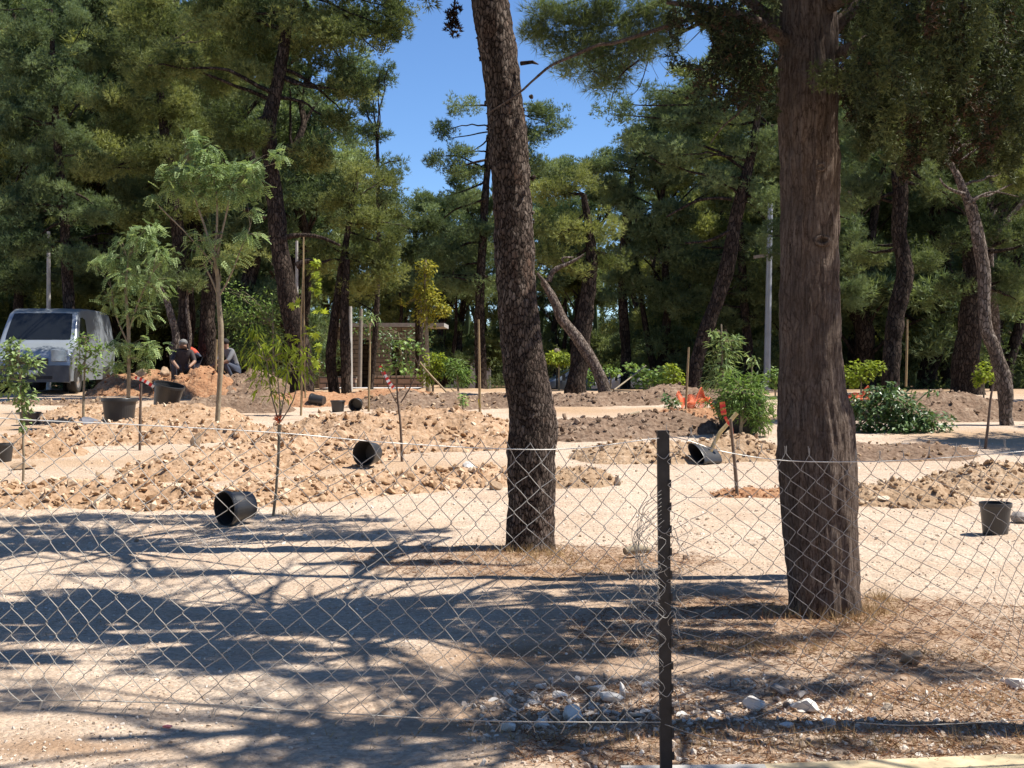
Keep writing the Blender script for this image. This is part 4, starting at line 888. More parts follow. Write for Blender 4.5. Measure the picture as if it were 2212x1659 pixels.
pine('bent pine trunk leaning left with a broken top, right of the near pine', [(1312, 870, 26), (1302, 830, 27), (1285, 790, 26), (1262, 752, 26), (1238, 720, 25), (1215, 690, 22), (1202, 662, 20), (1192, 640, 18), (1182, 622, 16), (1172, 607, 14)], 29.5, [], 'pine', bark='grey_bark',
     limbs=[[(1185, 608, 13), (1192, 590, 11), (1207, 578, 10), (1225, 570, 8), (1245, 560, 6), (1262, 549, 3)], [(1220, 572, 6), (1215, 558, 4), (1238, 556, 4)], [(1175, 608, 8), (1160, 590, 5)]])
pine('mid-green pine filling the middle right below the sky', [(1350, 842, 24), (1352, 760, 22), (1345, 650, 20), (1350, 500, 16), (1370, 350, 10)], 42,
     [(1330, 345, 60, 45), (1400, 305, 60, 50), (1260, 370, 60, 40), (1430, 370, 70, 60), (1350, 420, 70, 60), (1390, 520, 70, 60), (1450, 470, 60, 60), (1340, 620, 60, 60), (1420, 620, 60, 60), (1235, 365, 45, 35), (1200, 380, 40, 40)], PB, tone=(.2, .9))
pine('big pine with dark curved trunk between the iron post and the utility pole', [(1495, 858, 34), (1500, 810, 32), (1512, 755, 30), (1530, 700, 31), (1552, 640, 32), (1570, 580, 32), (1583, 510, 30), (1595, 450, 28), (1610, 390, 24), (1630, 300, 18), (1640, 200, 12)], 30.5,
     [(1500, 195, 55, 50), (1575, 150, 60, 50), (1650, 180, 70, 60), (1440, 255, 60, 55), (1385, 315, 45, 45, 0, .6), (1340, 255, 16, 30, 0, .7), (1540, 250, 80, 60), (1480, 330, 80, 60), (1610, 310, 70, 60), (1560, 400, 70, 45), (1650, 420, 50, 50), (1680, 300, 40, 60), (1430, 210, 25, 20, 0, .7)],
     PB, tone=(.2, .95), limbs=[[(1580, 430, 9), (1540, 428, 6), (1500, 436, 6), (1440, 468, 4)], [(1575, 500, 8), (1530, 520, 6), (1480, 525, 4)]])
pine('shaded pine filling behind the utility pole', [(1620, 842, 22), (1615, 740, 20), (1605, 620, 18), (1600, 480, 12)], 40, [(1620, 520, 70, 60), (1540, 600, 60, 60), (1640, 620, 60, 60), (1480, 560, 60, 60), (1480, 660, 60, 40), (1580, 690, 60, 40), (1670, 680, 50, 40)], 'pine', tone=(.1, .8))
# right
pine('reddish-trunked pine right of the cypress', [(1925, 842, 40), (1925, 800, 38), (1928, 740, 38), (1934, 690, 38), (1945, 640, 38), (1955, 590, 36), (1950, 550, 34), (1942, 500, 34), (1945, 430, 34), (1940, 360, 30), (1930, 260, 22), (1925, 100, 14)], 31,
     [(1900, 300, 80, 80), (1980, 250, 80, 80), (1860, 420, 60, 70), (1900, 150, 90, 80), (2020, 150, 80, 80), (2010, 400, 50, 50), (1880, 540, 60, 50, .8), (1990, 560, 50, 60, 1.0)], 'pine', bark='far_bark', tone=(.1, .8))
pine('thick dark fluted trunk near the right edge', [(2090, 845, 76), (2088, 800, 60), (2092, 740, 52), (2098, 680, 50), (2104, 620, 46), (2100, 560, 40), (2105, 480, 32)], 33,
     [(2140, 500, 60, 60), (2070, 520, 50, 50), (2060, 620, 50, 40), (2170, 620, 60, 60), (2190, 420, 60, 60), (2080, 430, 50, 40), (2230, 520, 50, 80)], 'pine', tone=(.05, .6))
pine('slender crooked pine at the right edge with pale pinkish bark', [(2178, 938, 34), (2172, 900, 30), (2172, 860, 32), (2168, 820, 34), (2160, 790, 32), (2148, 755, 30), (2132, 715, 27), (2127, 670, 26), (2126, 600, 28), (2118, 540, 27), (2106, 480, 24), (2092, 435, 22), (2080, 410, 20), (2066, 375, 16), (2048, 345, 12)], 22.0,
     [(2160, 300, 60, 50, .5), (2100, 240, 60, 50, .8), (2200, 380, 40, 40, 1), (2060, 300, 40, 30, 1)], PY, bark='grey_bark', tone=(.1, .8), tufts=40,
     limbs=[[(2085, 420, 10), (2060, 412, 7), (2040, 400, 5), (2030, 385, 3)], [(2092, 440, 9), (2140, 415, 4), (2200, 425, 2)], [(2100, 430, 8), (2108, 445, 6), (2112, 460, 4)]])
pine('pine with tan forked limbs at the far right', [(2150, 842, 22), (2150, 700, 20), (2140, 600, 18), (2138, 520, 18), (2140, 440, 14), (2144, 350, 10)], 35, [(2190, 300, 60, 60), (2120, 180, 80, 60), (2200, 120, 70, 70), (2160, 380, 50, 30), (2200, 640, 50, 60), (2050, 60, 90, 70)], 'pine',
     bark='grey_bark', limbs=[[(2140, 520, 14), (2165, 490, 12), (2190, 460, 10), (2215, 430, 8)], [(2140, 480, 12), (2160, 420, 8), (2175, 370, 5)]], tone=(.1, .8))
pine('leafy pine behind the cypress trunk', [(1760, 842, 24), (1760, 700, 22), (1770, 500, 18), (1780, 300, 12)], 36, [(1760, 120, 80, 80), (1850, 60, 90, 80), (1700, 230, 60, 70), (1840, 250, 60, 60), (1830, 360, 50, 60), (1700, 60, 80, 70), (1840, 640, 50, 60), (1670, 520, 40, 50), (1830, 500, 50, 60)], PB, tone=(.2, .9))

# ------------------------------------------------------------------ DEEPER WOODLAND (copies of four built trees)
protos = []
def proto_pine(k):
    root = thing('pine_tree', 'x', 'tree', (0, 0, 0)); h = 9.5; mb = MB()
    r_ = np.random.default_rng(50 + k); P = np.zeros((14, 3)); P[:, 2] = np.linspace(-.3, h, 14); P[:, :2] = np.cumsum(r_.normal(size=(14, 2)) * .16, 0); P[:, :2] -= P[0, :2]
    add_tube(mb, smooth_path(P, 40), np.linspace(.22, .05, 40), 10, lump=.2, ls=2)
    if k % 2:
        P3 = smooth_path([P[0] + [.1, 0, 0], P[3] + [.6, .2, 0], P[6] + [1.0, .1, 0], P[9] + [1.2, 0, 0]], 20); add_tube(mb, P3, np.linspace(.15, .05, 20), 8, lump=.2, ls=2)
    mb.build('trunk', M['far_bark'], root, smooth=True)
    C = []; TT = []; lb = MB()
    for i in range(17):
        a = r_.uniform(0, 6.28); z = r_.uniform(1.3, h + .4); rad = r_.uniform(.6, 2.6) * math.sqrt(max(.1, 1 - ((z - 5.2) / 5.4) ** 2)); c = np.array([math.cos(a) * rad, math.sin(a) * rad, z])
        limb(lb, P[int(z / h * 11)], c, .05, .015, -.1, 7, i)
        nb_ = 6; B = c + rdir(nb_) * rng.uniform(.3, 1, (nb_, 1)) * [1.0, 1.0, .75]; C.append(np.repeat(B, 7, 0) + rdir(nb_ * 7) * rng.uniform(.3, 1, (nb_ * 7, 1)) * [.5, .5, .28]); TT.append(np.repeat(rng.uniform(0, 1, nb_), 7))
    lb.build('limbs', M['far_bark'], root)
    C = np.concatenate(C); fo = MB(); puffs(fo, C, rng.uniform(.2, .32, len(C)), 20, 5, .17, .032, np.concatenate(TT))
    fo.build('crown', M[['pine', 'pine_blue', 'pine', 'pine_yellow'][k]], root); return root
def copy_tree(o, par=None):
    c = o.copy(); col.objects.link(c); c.parent = par
    for ch in o.children: copy_tree(ch, c)
    return c
for k in range(4): protos.append(proto_pine(k))
DL = 'pine of the shaded background woodland, one trunk among many'
n_used = [0] * 4
LM = [(60, 'the van'), (277, 'the sapling beside the van'), (400, 'the forked pine'), (468, 'the tallest sapling'), (650, 'the tall dark pine'), (756, 'the grey post'), (926, 'the yellow tree'), (1037, 'the bare cane'), (1145, 'the near pine'), (1208, 'the lime-green tree'),
      (1312, 'the bent trunk'), (1490, 'the curved dark trunk'), (1656, 'the utility pole'), (1780, 'the cypress'), (1925, 'the reddish trunk'), (2085, 'the fluted trunk'), (2175, 'the crooked pine')]
ROWN = ['front', 'second', 'third', 'fourth', 'last']
def deep_label(row, px):
    if px < -30 or px > 2240: return 'background woodland pine just outside the ' + ('left' if px < 0 else 'right') + ' edge, ' + ROWN[row] + ' row'
    lx, ln = min(LM, key=lambda a: abs(a[0] - px)); o_ = abs(lx - px); return 'background pine of the wood, ' + ROWN[row] + ' row, ' + (('straight behind ' if o_ < 14 else 'just ' + ('left' if px < lx else 'right') + ' of ' if o_ < 45 else 'farther ' + ('left' if px < lx else 'right') + ' of ')) + ln
def place(k, x, y, rz, s, row=0, px=0):
    o = protos[k] if n_used[k] == 0 else copy_tree(protos[k]); n_used[k] += 1
    o.location = (x, y, gz(min(y, 120))); o.rotation_euler = (0, 0, rz); o.scale = (s, s, s)
    o['label'] = deep_label(row, px); o['group'] = 'pines of the background woodland'
# the height of every deep tree is bounded so the gap of sky stays open
def maxh(px, d):
    ylim = np.interp(px, [-100, 700, 800, 860, 905, 935, 1000, 1100, 1200, 1270, 1330, 1450, 1600, 2300], [60, 60, 400, 480, 470, 440, 400, 380, 360, 365, 340, 240, 150, 120])
    return CAMZ + (HOR - ylim) / FPX * d - gz(min(d, 120))
rr = np.random.default_rng(77)
for row, (d0, n) in enumerate([(44, 17), (52, 18), (62, 19), (74, 20), (88, 22)]):
    for i in range(n):
        px = -160 + (i + rr.uniform(.2, .8)) * 2530 / n; d = d0 + rr.uniform(-3.5, 3.5)
        if 690 < px < 1130 and d < 66 : continue      # clearing with the hut and the path
        if 1120 < px < 1420 and d < 72: continue
        h = maxh(px, d); s = min(h / 9.9, 1.25)
        if px < 560 or px > 1780: s = rr.uniform(1.35, 1.75)
        if s < .45: s = .45
        place(int(rr.integers(0, 4)), (px - CXP) / FPX * d, d, rr.uniform(0, 6.28), s, row, px)
# pines added round the viewer, outside the frame, to block part of the sky light
for (x, y, s) in [(-9, -5, 1.2), (-4, -8, 1.3), (1.5, -7, 1.2), (6, -9, 1.3), (-14, 0, 1.3), (-12, 7, 1.2), (-9.5, 13, 1.1), (-16, 16, 1.3), (11, -8, 1.2), (-19, 8, 1.4), (-2, -13, 1.5), (14.5, 27, 1.1), (13, 19, 1.0)]:
    o = copy_tree(protos[int(rr.integers(0, 4))]); o.location = (x, y, gz(max(0, y))); o.rotation_euler = (0, 0, rr.uniform(0, 6)); o.scale = (s, s, s)
    o['label'] = 'unseen pine added outside the frame to block sky light'; o['group'] = 'added pines round the viewer'
# far-off wood, one mass
mb = MB(); C = []
for i in range(2100):
    px = rr.uniform(-250, 2450); d = rr.uniform(98, 112); hh = maxh(px, d) * .93; C.append([(px - CXP) / FPX * d, d, rr.uniform(-.3, 4.5) if i % 2 == 0 else rr.uniform(.5, min(hh, 17))])
C = np.array(C); puffs(mb, C, rng.uniform(.9, 1.7, len(C)), 46, 4, .55, .10, rng.uniform(0, .7, len(C)))
for i in range(120):
    x = rr.uniform(-45, 45); d = rr.uniform(92, 110); add_tube(mb, [[x, d, -.6], [x + rr.normal() * .3, d, 4], [x + rr.normal() * .6, d, 7.]], [.25, .2, .1], 6, tint=.02)
tag(mb.build('woodland', M['pine']), 'far-off pine wood closing the view behind the trunks', 'woodland', kind='stuff')
# undergrowth at the wood edge
mb = MB(); C = []
for i in range(520):
    px = rr.uniform(-150, 2350); d = rr.uniform(40, 70)
    if (680 < px < 1060 and rr.uniform() < .85) or 1130 < px < 1380: continue
    C.append([(px - CXP) / FPX * d, d, gz(d) + rr.uniform(0, 1.5) * rr.uniform(0, 1)])
C = np.array(C); puffs(mb, C, rng.uniform(.25, .6, len(C)), 40, 5, .14, .035, rng.uniform(0, .6, len(C)))
tag(mb.build('undergrowth', M['pine']), 'low dark undergrowth along the edge of the wood', 'undergrowth', kind='stuff')

# ------------------------------------------------------------------ LEAFY SAPLINGS, SHRUBS
OV = np.array([[0, 0, 0], [.35, -.28, .05], [.35, .28, .05], [1, 0, -.06], [.5, 0, -.03]], float); OF = np.array([[0, 1, 4], [0, 4, 2], [1, 3, 4], [4, 3, 2]])
NV = OV * [1, .38, 1]
def lobed():
    a = np.array([0, .35, .6, .95, 1.25, 1.57, 1.9, 2.2, 2.55, 2.8, 3.14]) ; rr_ = np.array([.15, .75, .4, .9, .5, 1.05, .5, .9, .4, .75, .15])
    V = [[.15, 0, 0]] + [[.15 + rr_[i] * math.sin(t) * .62 + (-.1 if i in (0, 10) else 0), rr_[i] * math.cos(t) * .62, -.08 * rr_[i]] for i, t in enumerate(a)]
    return np.array(V), np.array([[0, i, i + 1] for i in range(1, 11)])
LV, LF = lobed()
def pinnate(n=6):
    V = []; F = []
    for i in range(n):
        x = .15 + .85 * i / (n - 1); s = .30 * (1 - .3 * x); z = -.28 * x * x
        for sg in (-1, 1):
            b = len(V); V += [[x - .02, 0, z], [x - .03, sg * s * .6, z + .02], [x + .05, sg * s * .98, z - .01], [x + .12, sg * s * .5, z + .01]]; F.append([b, b + 1, b + 2, b + 3])
    b = len(V); V += [[0, -.006, 0], [0, .006, 0], [1, 0, -.28], [.5, 0, -.06]]; F.append([b, b + 3, b + 2, b + 1])
    return np.array(V), np.array(F)
PV, PF = pinnate()
KIND = {'oval': (OV, OF), 'narrow': (NV, OF), 'lobed': (LV, LF), 'pinnate': (PV, PF)}
def plant(name, label, cat, base, stems, clusters, kind, mat, size, d=None, stem_mat='stem', grp=None, droop=.3, foliage='foliage', twig=True, depth=.7, outw=.7):
    """stems: polylines [(px,py,wpx)...]; clusters: (cx,cy,rx,ry,n)"""
    if d is None: d = dof(base[1])
    b = W(base[0], base[1], d); b[2] = gz(d); root = thing(name, label, cat, b, grp); ppm = FPX / d
    sb = MB(); ends = []
    for i, s in enumerate(stems):
        P, r = trunkpts(s, d, max(8, len(s) * 5))
        if i == 0: P[0][2] = b[2] - .04
        P = P + np.cumsum(rng.normal(size=P.shape) * .0015, 0); add_tube(sb, P, np.maximum(r, .0022), 7, lump=.12, ls=15); ends.append(P)
    allp = np.concatenate(ends) if ends else np.array([b])
    fo = MB(); TV, TF = KIND[kind]
    for (cx, cy, rx, ry, n) in clusters:
        c = W(cx, cy, d); ax, az = rx / ppm, ry / ppm; D = rdir(n); rad = rng.uniform(0, 1, (n, 1)) ** .5
        off = D * rad * [ax, max(ax, az) * depth, az]; C = c + off
        xd = norm(off * [1, 1, .6]) * outw + rng.normal(size=(n, 3)) * .35 + np.array([0, 0, -droop]); nr = np.array([0, -.15, 1.]) + rng.normal(size=(n, 3)) * .35
        tone = np.clip(rng.uniform(.1, 1, n), 0, 1); st = size * rng.uniform(.65, 1.15, n)
        scatter(fo, TV, TF, C - norm(xd) * st[:, None] * .4, xd, nr, st, tone)
        if twig:
            m = min(8, max(2, n // 9)); j0 = int(np.argmin(np.linalg.norm(allp - c, axis=1)))
            for q in range(m): limb(sb, allp[j0], C[rng.integers(0, n)], .006, .002, -.08, 6, q + abs(int(cx)), seg=4)
    if len(sb.v): sb.build('stem', M[stem_mat], root, smooth=True)
    if len(fo.v): fo.build(foliage, M[mat], root)
    return root
plant('sapling', 'tall feathery-leaved sapling with a forked crown, the tallest of the young trees', 'sapling', (468, 928), 
      [[(468, 928, 11), (472, 860, 11), (476, 780, 12), (474, 700, 12), (470, 640, 10), (468, 600, 9), (462, 560, 7)], [(462, 560, 6), (445, 500, 5), (425, 440, 4), (410, 390, 3), (400, 350, 2)], [(462, 560, 6), (468, 500, 5), (470, 430, 4), (462, 380, 2)], [(466, 570, 5), (475, 520, 4), (490, 450, 4), (500, 400, 2)],
       [(470, 590, 4), (440, 545, 4), (400, 500, 3), (360, 460, 3), (330, 430, 2)], [(472, 640, 5), (495, 600, 4), (515, 550, 3), (540, 490, 3)], [(472, 640, 5), (455, 600, 4), (440, 570, 2)]],
      [(415, 300, 25, 22, 44), (440, 330, 40, 25, 57), (395, 370, 55, 30, 102), (365, 400, 30, 35, 57), (460, 370, 60, 25, 119), (530, 370, 50, 28, 102), (500, 410, 60, 35, 136), (560, 400, 25, 25, 40), (600, 340, 24, 22, 30), (440, 420, 40, 30, 68), (330, 425, 14, 10, 11), (440, 520, 50, 30, 51), (540, 510, 38, 22, 44), (480, 560, 60, 30, 40), (395, 395, 20, 40, 30), (545, 455, 20, 30, 20)],
      'pinnate', 'leaf_pale', .19)
plant('sapling', 'feathery-leaved sapling between the van and the reddish earth pile', 'sapling', (277, 862),
      [[(277, 870, 9), (278, 800, 8), (277, 720, 8), (272, 640, 7), (275, 560, 5)], [(277, 720, 4), (300, 650, 4), (330, 590, 3)], [(276, 740, 4), (250, 680, 3), (240, 620, 2)]],
      [(320, 500, 45, 25, 68), (290, 520, 50, 30, 78), (250, 560, 50, 26, 78), (210, 570, 24, 12, 17), (340, 550, 55, 30, 85), (280, 600, 70, 40, 119), (330, 620, 50, 30, 74), (250, 650, 45, 30, 61), (300, 680, 50, 30, 57), (260, 750, 40, 26, 57), (325, 752, 48, 26, 78), (250, 790, 30, 14, 27), (320, 780, 25, 20, 20)],
      'pinnate', 'leaf_pale', .18, d=24.5)
plant('sapling', 'bushy small-leaved sapling at the left edge in front of the van', 'sapling', (50, 1065),
      [[(50, 1065, 6), (50, 960, 5), (46, 860, 4), (40, 780, 3)]], [(30, 770, 45, 36, 170), (20, 820, 50, 40, 190), (70, 790, 28, 30, 90), (50, 860, 36, 34, 130), (-10, 790, 40, 50, 90), (50, 910, 18, 24, 34), (30, 745, 24, 16, 50)], 'oval', 'leaf_pale', .075, d=14.2)
plant('sapling', 'small thin-stemmed sapling in front of the van flank', 'sapling', (180, 888), [[(180, 888, 6), (182, 840, 5), (184, 780, 4), (186, 730, 3)]],
      [(180, 745, 36, 26, 130), (210, 760, 30, 30, 110), (170, 780, 24, 26, 70), (200, 800, 30, 24, 80), (180, 725, 30, 14, 40)], 'oval', 'leaf_green', .08, d=22)
plant('vine_sapling', 'lanky sapling with big bright lobed leaves beside tall canes, before the tall pine', 'sapling', (650, 897),
      [[(650, 897, 5), (652, 800, 5), (650, 700, 4), (654, 600, 3), (656, 520, 3)], [(660, 860, 4), (658, 700, 3), (657, 560, 3), (657, 512, 3)]],
      [(684, 570, 15, 12, 9), (680, 592, 16, 18, 10), (682, 625, 14, 14, 8), (690, 610, 10, 10, 5), (640, 660, 12, 18, 5), (640, 735, 22, 16, 9), (675, 720, 24, 20, 12), (690, 745, 14, 20, 7), (640, 770, 22, 20, 10), (680, 780, 16, 30, 8), (692, 670, 16, 12, 7)], 'lobed', 'leaf_lime', .21, d=24, stem_mat='cane', twig=False)
plant('sapling', 'thin sapling with drooping willow-like leaves and an orange tag, before the sandy heap', 'sapling', (590, 1118),
      [[(590, 1118, 7), (596, 1060, 6), (600, 1000, 6), (602, 945, 7), (603, 915, 9)], [(603, 915, 4), (592, 870, 3), (585, 820, 3), (580, 780, 2)], [(603, 915, 4), (610, 870, 3), (618, 820, 3), (622, 780, 2)], [(603, 915, 4), (604, 870, 3), (600, 810, 2)], [(603, 915, 3), (625, 880, 3), (640, 840, 2)]],
      [(560, 770, 46, 34, 50), (600, 760, 46, 34, 46), (620, 805, 46, 36, 36), (570, 815, 38, 28, 30), (590, 850, 50, 30, 26), (650, 790, 30, 50, 40), (550, 720, 30, 20, 22)], 'narrow', 'leaf_lime', .13, d=12.9, droop=.9)
mb = MB(); p = W(603, 905, 12.85); puffs(mb, p[None], .035, 14, 6, .045, .012, .5); tag(mb.build('paper_tag', M['orange_net'], origin=p), 'crumpled orange-red tag tied on the willow-leaved sapling', 'tag')
plant('sapling', 'thin dark-stemmed sapling with few clusters of leaves on the berm left of the pine', 'sapling', (870, 1018),
      [[(870, 1018, 7), (868, 960, 6), (864, 900, 5), (858, 860, 4), (855, 800, 3)], [(866, 870, 3), (890, 830, 3), (905, 790, 2)], [(862, 880, 2), (840, 840, 2), (825, 800, 2)]], [(862, 790, 36, 22, 52), (880, 742, 30, 12, 24), (868, 750, 24, 14, 20), (905, 755, 18, 16, 18), (830, 795, 12, 12, 8), (890, 800, 20, 16, 14)], 'lobed', 'leaf_green', .09, d=17.3, stem_mat='stake')
plant('yellow_tree', 'slender tree with yellow autumn leaves behind the heaps left of the pine', 'tree', (926, 842), [[(926, 842, 12), (924, 780, 10), (922, 700, 8), (920, 620, 6), (920, 560, 4)]],
      [(920, 580, 26, 22, 234), (915, 620, 24, 30, 306), (930, 650, 34, 30, 360), (955, 670, 24, 18, 198), (915, 680, 26, 26, 216), (870, 652, 12, 12, 46), (930, 700, 20, 16, 54), (900, 640, 18, 20, 90)], 'oval', 'leaf_yellow', .11, d=34)
plant('shrub', 'yellow-green bushy shrub under the yellow tree', 'shrub', (935, 843), [[(935, 843, 5), (935, 800, 4)]], [(935, 792, 32, 32, 442), (950, 777, 20, 17, 153), (925, 817, 25, 20, 153)], 'oval', 'leaf_lime', .09, d=31)
plant('shrub', 'mid-green arching shrub right of the yellow-green one', 'shrub', (990, 843), [[(990, 843, 5), (988, 810, 4)]], [(985, 802, 39, 30, 306), (1005, 817, 23, 20, 119), (970, 787, 20, 15, 85)], 'narrow', 'leaf_green', .16, d=31)
plant('seedling', 'little green seedling on the stony heap', 'plant', (1000, 886), [[(1000, 886, 4), (1000, 865, 3)]], [(1000, 865, 14, 17, 85)], 'oval', 'leaf_green', .07, d=24, grp='seedlings')
plant('sapling', 'thin sapling with a small pale tuft of leaves at its tip, above the lying pots', 'sapling', (796, 890), [[(796, 890, 5), (798, 820, 5), (799, 760, 4), (799, 700, 3)]], [(800, 687, 25, 12, 44)], 'narrow', 'leaf_pale', .14, d=25, stem_mat='cane')
plant('sapling', 'small round-topped lime-green young tree in front of the grey parked car', 'sapling', (1208, 845), [[(1208, 845, 5), (1208, 800, 4), (1208, 780, 3)]], [(1208, 775, 34, 17, 357), (1195, 767, 18, 10, 85), (1215, 785, 18, 10, 85)], 'oval', 'leaf_lime', .11, d=36)
plant('sapling', 'small bushy young tree overlapping the white parked car', 'sapling', (1318, 848), [[(1318, 848, 4), (1320, 815, 3)]], [(1320, 803, 29, 15, 153), (1275, 819, 23, 25, 153)], 'oval', 'leaf_green', .12, d=37)
plant('shrub', 'light green shrub beyond the heaps right of the leaning trunk', 'shrub', (1395, 846), [[(1395, 846, 4), (1395, 815, 3)]], [(1395, 822, 39, 22, 187), (1430, 809, 41, 22, 221), (1370, 797, 34, 17, 102)], 'lobed', 'leaf_green', .16, d=35)
plant('shrub', 'yellow-green shrub left of the curved dark trunk', 'shrub', (1465, 852), [[(1465, 852, 4), (1462, 820, 3)]], [(1460, 819, 32, 27, 255), (1450, 797, 20, 15, 85)], 'lobed', 'leaf_lime', .12, d=32)
plant('sapling', 'leggy sapling with layered leaves above the big potted shrub', 'sapling', (1560, 900), [[(1560, 900, 6), (1562, 820, 5), (1560, 750, 4), (1558, 700, 3)]], [(1560, 742, 39, 15, 74), (1570, 767, 46, 20, 112), (1555, 797, 41, 22, 112), (1545, 722, 27, 12, 40), (1590, 737, 20, 15, 40), (1550, 827, 46, 22, 102)], 'narrow', 'leaf_pale', .17, d=22)
plant('sapling', 'tiny-topped seedling right of the leggy sapling', 'sapling', (1624, 838), [[(1624, 838, 3), (1625, 790, 3)]], [(1626, 785, 18, 12, 20), (1630, 775, 13, 6, 13)], 'narrow', 'leaf_pale', .17, d=28)
plant('shrub', 'bright green shrub directly right of the cypress trunk, beyond the netting', 'shrub', (1860, 845), [[(1860, 845, 4), (1862, 810, 3)]], [(1860, 802, 46, 27, 340), (1890, 792, 29, 17, 136), (1845, 822, 34, 20, 153)], 'lobed', 'leaf_lime', .12, d=30)
plant('shrub', 'yellow-green shrub left of the crooked pine at the right edge', 'shrub', (2125, 842), [[(2125, 842, 4), (2125, 810, 3)]], [(2130, 805, 27, 27, 221), (2110, 817, 18, 20, 85)], 'lobed', 'leaf_lime', .11, d=30)
plant('shrub', 'small shrub behind the potted one beside the utility pole', 'shrub', (1675, 846), [[(1675, 846, 4), (1672, 810, 3)]], [(1672, 815, 23, 25, 153)], 'oval', 'leaf_green', .13, d=30)
plant('shrub', 'small dark-leaved plant left of the orange netting', 'shrub', (1452, 888), [[(1452, 888, 4), (1452, 870, 3)]], [(1450, 872, 28, 16, 90), (1435, 862, 14, 10, 24)], 'oval', 'leaf_dark', .1, d=24.5)
plant('shrub', 'sprawling cut branches with dark glossy leaves lying right of the cypress', 'shrub', (1930, 1606), [[(1930, 945, 8), (1925, 900, 6), (1930, 860, 4)], [(1850, 940, 3), (1890, 915, 4), (1950, 890, 4), (2000, 850, 3), (2020, 842, 2)], [(1840, 930, 3), (1880, 900, 4), (1915, 870, 3), (1930, 835, 2)], [(1930, 930, 5), (1990, 900, 4), (2040, 905, 2)]],
      [(1920, 868, 72, 38, 646), (1960, 900, 60, 34, 714), (1878, 905, 56, 42, 561), (2010, 915, 60, 30, 408), (1900, 850, 30, 22, 170), (1850, 880, 22, 30, 187), (1940, 925, 80, 20, 442), (2010, 850, 22, 8, 20), (1925, 830, 12, 14, 24)], 'oval', 'leaf_dark', .095, d=20.8, depth=.8)
plant('shrub', 'heap of cut leafy branches in the background left of the tall pine', 'shrub', (545, 842), [[(545, 842, 5), (540, 780, 4)], [(590, 842, 5), (590, 700, 4)]], [(530, 680, 60, 50, 330), (590, 720, 50, 60, 330), (540, 750, 60, 50, 330), (500, 640, 40, 40, 160), (600, 790, 50, 30, 140), (570, 660, 40, 40, 150)], 'oval', 'leaf_green', .1, d=34, depth=.5)
plant('shrub', 'small green weeds at the foot of the reddish pile beside the van wheel', 'shrub', (245, 800), [], [(250, 800, 20, 20, 80)], 'oval', 'leaf_green', .1, d=33)

plant('shrub', 'loose dark green bush growing in front of the stone hut', 'shrub', (870, 843), [[(870, 843, 6), (868, 780, 5), (860, 720, 3)]], [(840, 740, 60, 34, 300), (880, 770, 50, 40, 300), (800, 715, 50, 20, 170), (905, 730, 36, 34, 200)], 'oval', 'leaf_dark', .13, d=47)
plant('shrub', 'dark hanging greenery left of the hut doorways', 'shrub', (690, 843), [[(690, 843, 6), (690, 780, 5)]], [(690, 740, 36, 50, 260), (700, 790, 30, 34, 180)], 'oval', 'leaf_dark', .12, d=45)
# ------------------------------------------------------------------ POTS
def potmesh(mb, R_, h, wall=.008, taper=.80, seg=40):
    prof = [(0, 0.004), (R_ * taper * .97, 0.0), (R_ * taper, .01), (R_ * .97, h * .88), (R_ * .985, h * .9), (R_ * .985 - wall, h * .9), (R_ * taper - wall, .014), (0, .014)]
    V = []; th = np.linspace(0, 2 * math.pi, seg, endpoint=False)
    for (r, z) in prof: V.append(np.stack([np.cos(th) * max(r, .001), np.sin(th) * max(r, .001), th * 0 + z], -1))
    return prof, np.concatenate(V), seg
def latheF(k, n):
    i = np.arange(k - 1)[:, None] * n; j = np.arange(n)[None]; return np.stack([i + j, i + (j + 1) % n, i + n + (j + 1) % n, i + n + j], -1).reshape(-1, 4)
def frame_to(axis):
    q = Vector((0, 0, 1)).rotation_difference(Vector(axis).normalized()); return np.array(q.to_matrix())
def pot(label, px, py, R_, h, axis=(0, 0, 1), lift=0, d=None, squash=1.0, grp='black nursery pots'):
    if d is None: d = dof(py)
    b = W(px, py, d); b[2] = gz(d) + lift
    if d > 9: b[2] += float((fbm(np.array([[b[0], b[1], 0]]) * .45, 3, 5)[0] - .5) * min(max((d - 9) / 30, 0), 1) * .18)
    root = thing('nursery_pot', label, 'pot', b, grp); Rm = frame_to(axis)
    prof, V, seg = potmesh(None, R_, h); V = V * [squash, 1, 1]
    # dents
    V = V * (1 + (fbm(V * 4 + px, 2, 3)[:, None] - .5) * np.array([.06, .06, 0]))
    org = np.array([0, 0, 0.0]); V2 = V @ Rm.T; zmin = V2[:, 2].min(); off = b - [0, 0, zmin]
    if abs(axis[2]) < .99: off = off - (Rm @ np.array([0, 0, h / 2])) * [1, 1, 0]
    mb = MB(); mb.add(V2 + off, latheF(len(prof), seg)); mb.build('pot_body', M['plastic'], root, smooth=False)
    rp = [(R_ * .975, h * .86), (R_ * 1.035, h * .86), (R_ * 1.05, h * .9), (R_ * 1.05, h * .985), (R_ * 1.035, h), (R_ * .985, h), (R_ * .975, h * .97), (R_ * .975, h * .86)]
    th = np.linspace(0, 2 * math.pi, seg, endpoint=False); V = np.concatenate([np.stack([np.cos(th) * r * squash, np.sin(th) * r, th * 0 + z], -1) for r, z in rp])
    mb = MB(); mb.add(V @ Rm.T + off, latheF(len(rp), seg)); mb.build('rim', M['plastic'], root, smooth=False)
    return root
pot('black pot standing upright on the sand at the right edge', 2150, 1155, .138, .29)
pot('largest upright black pot, beside the tape-tied stake on the left', 258, 920, .285, .46)
pot('big black pot tilted over, right of the largest pot', 362, 886, .29, .48, (.22, -.12, .95), d=25.5)
pot('small black pot standing at the left edge of the picture', 8, 995, .125, .24)
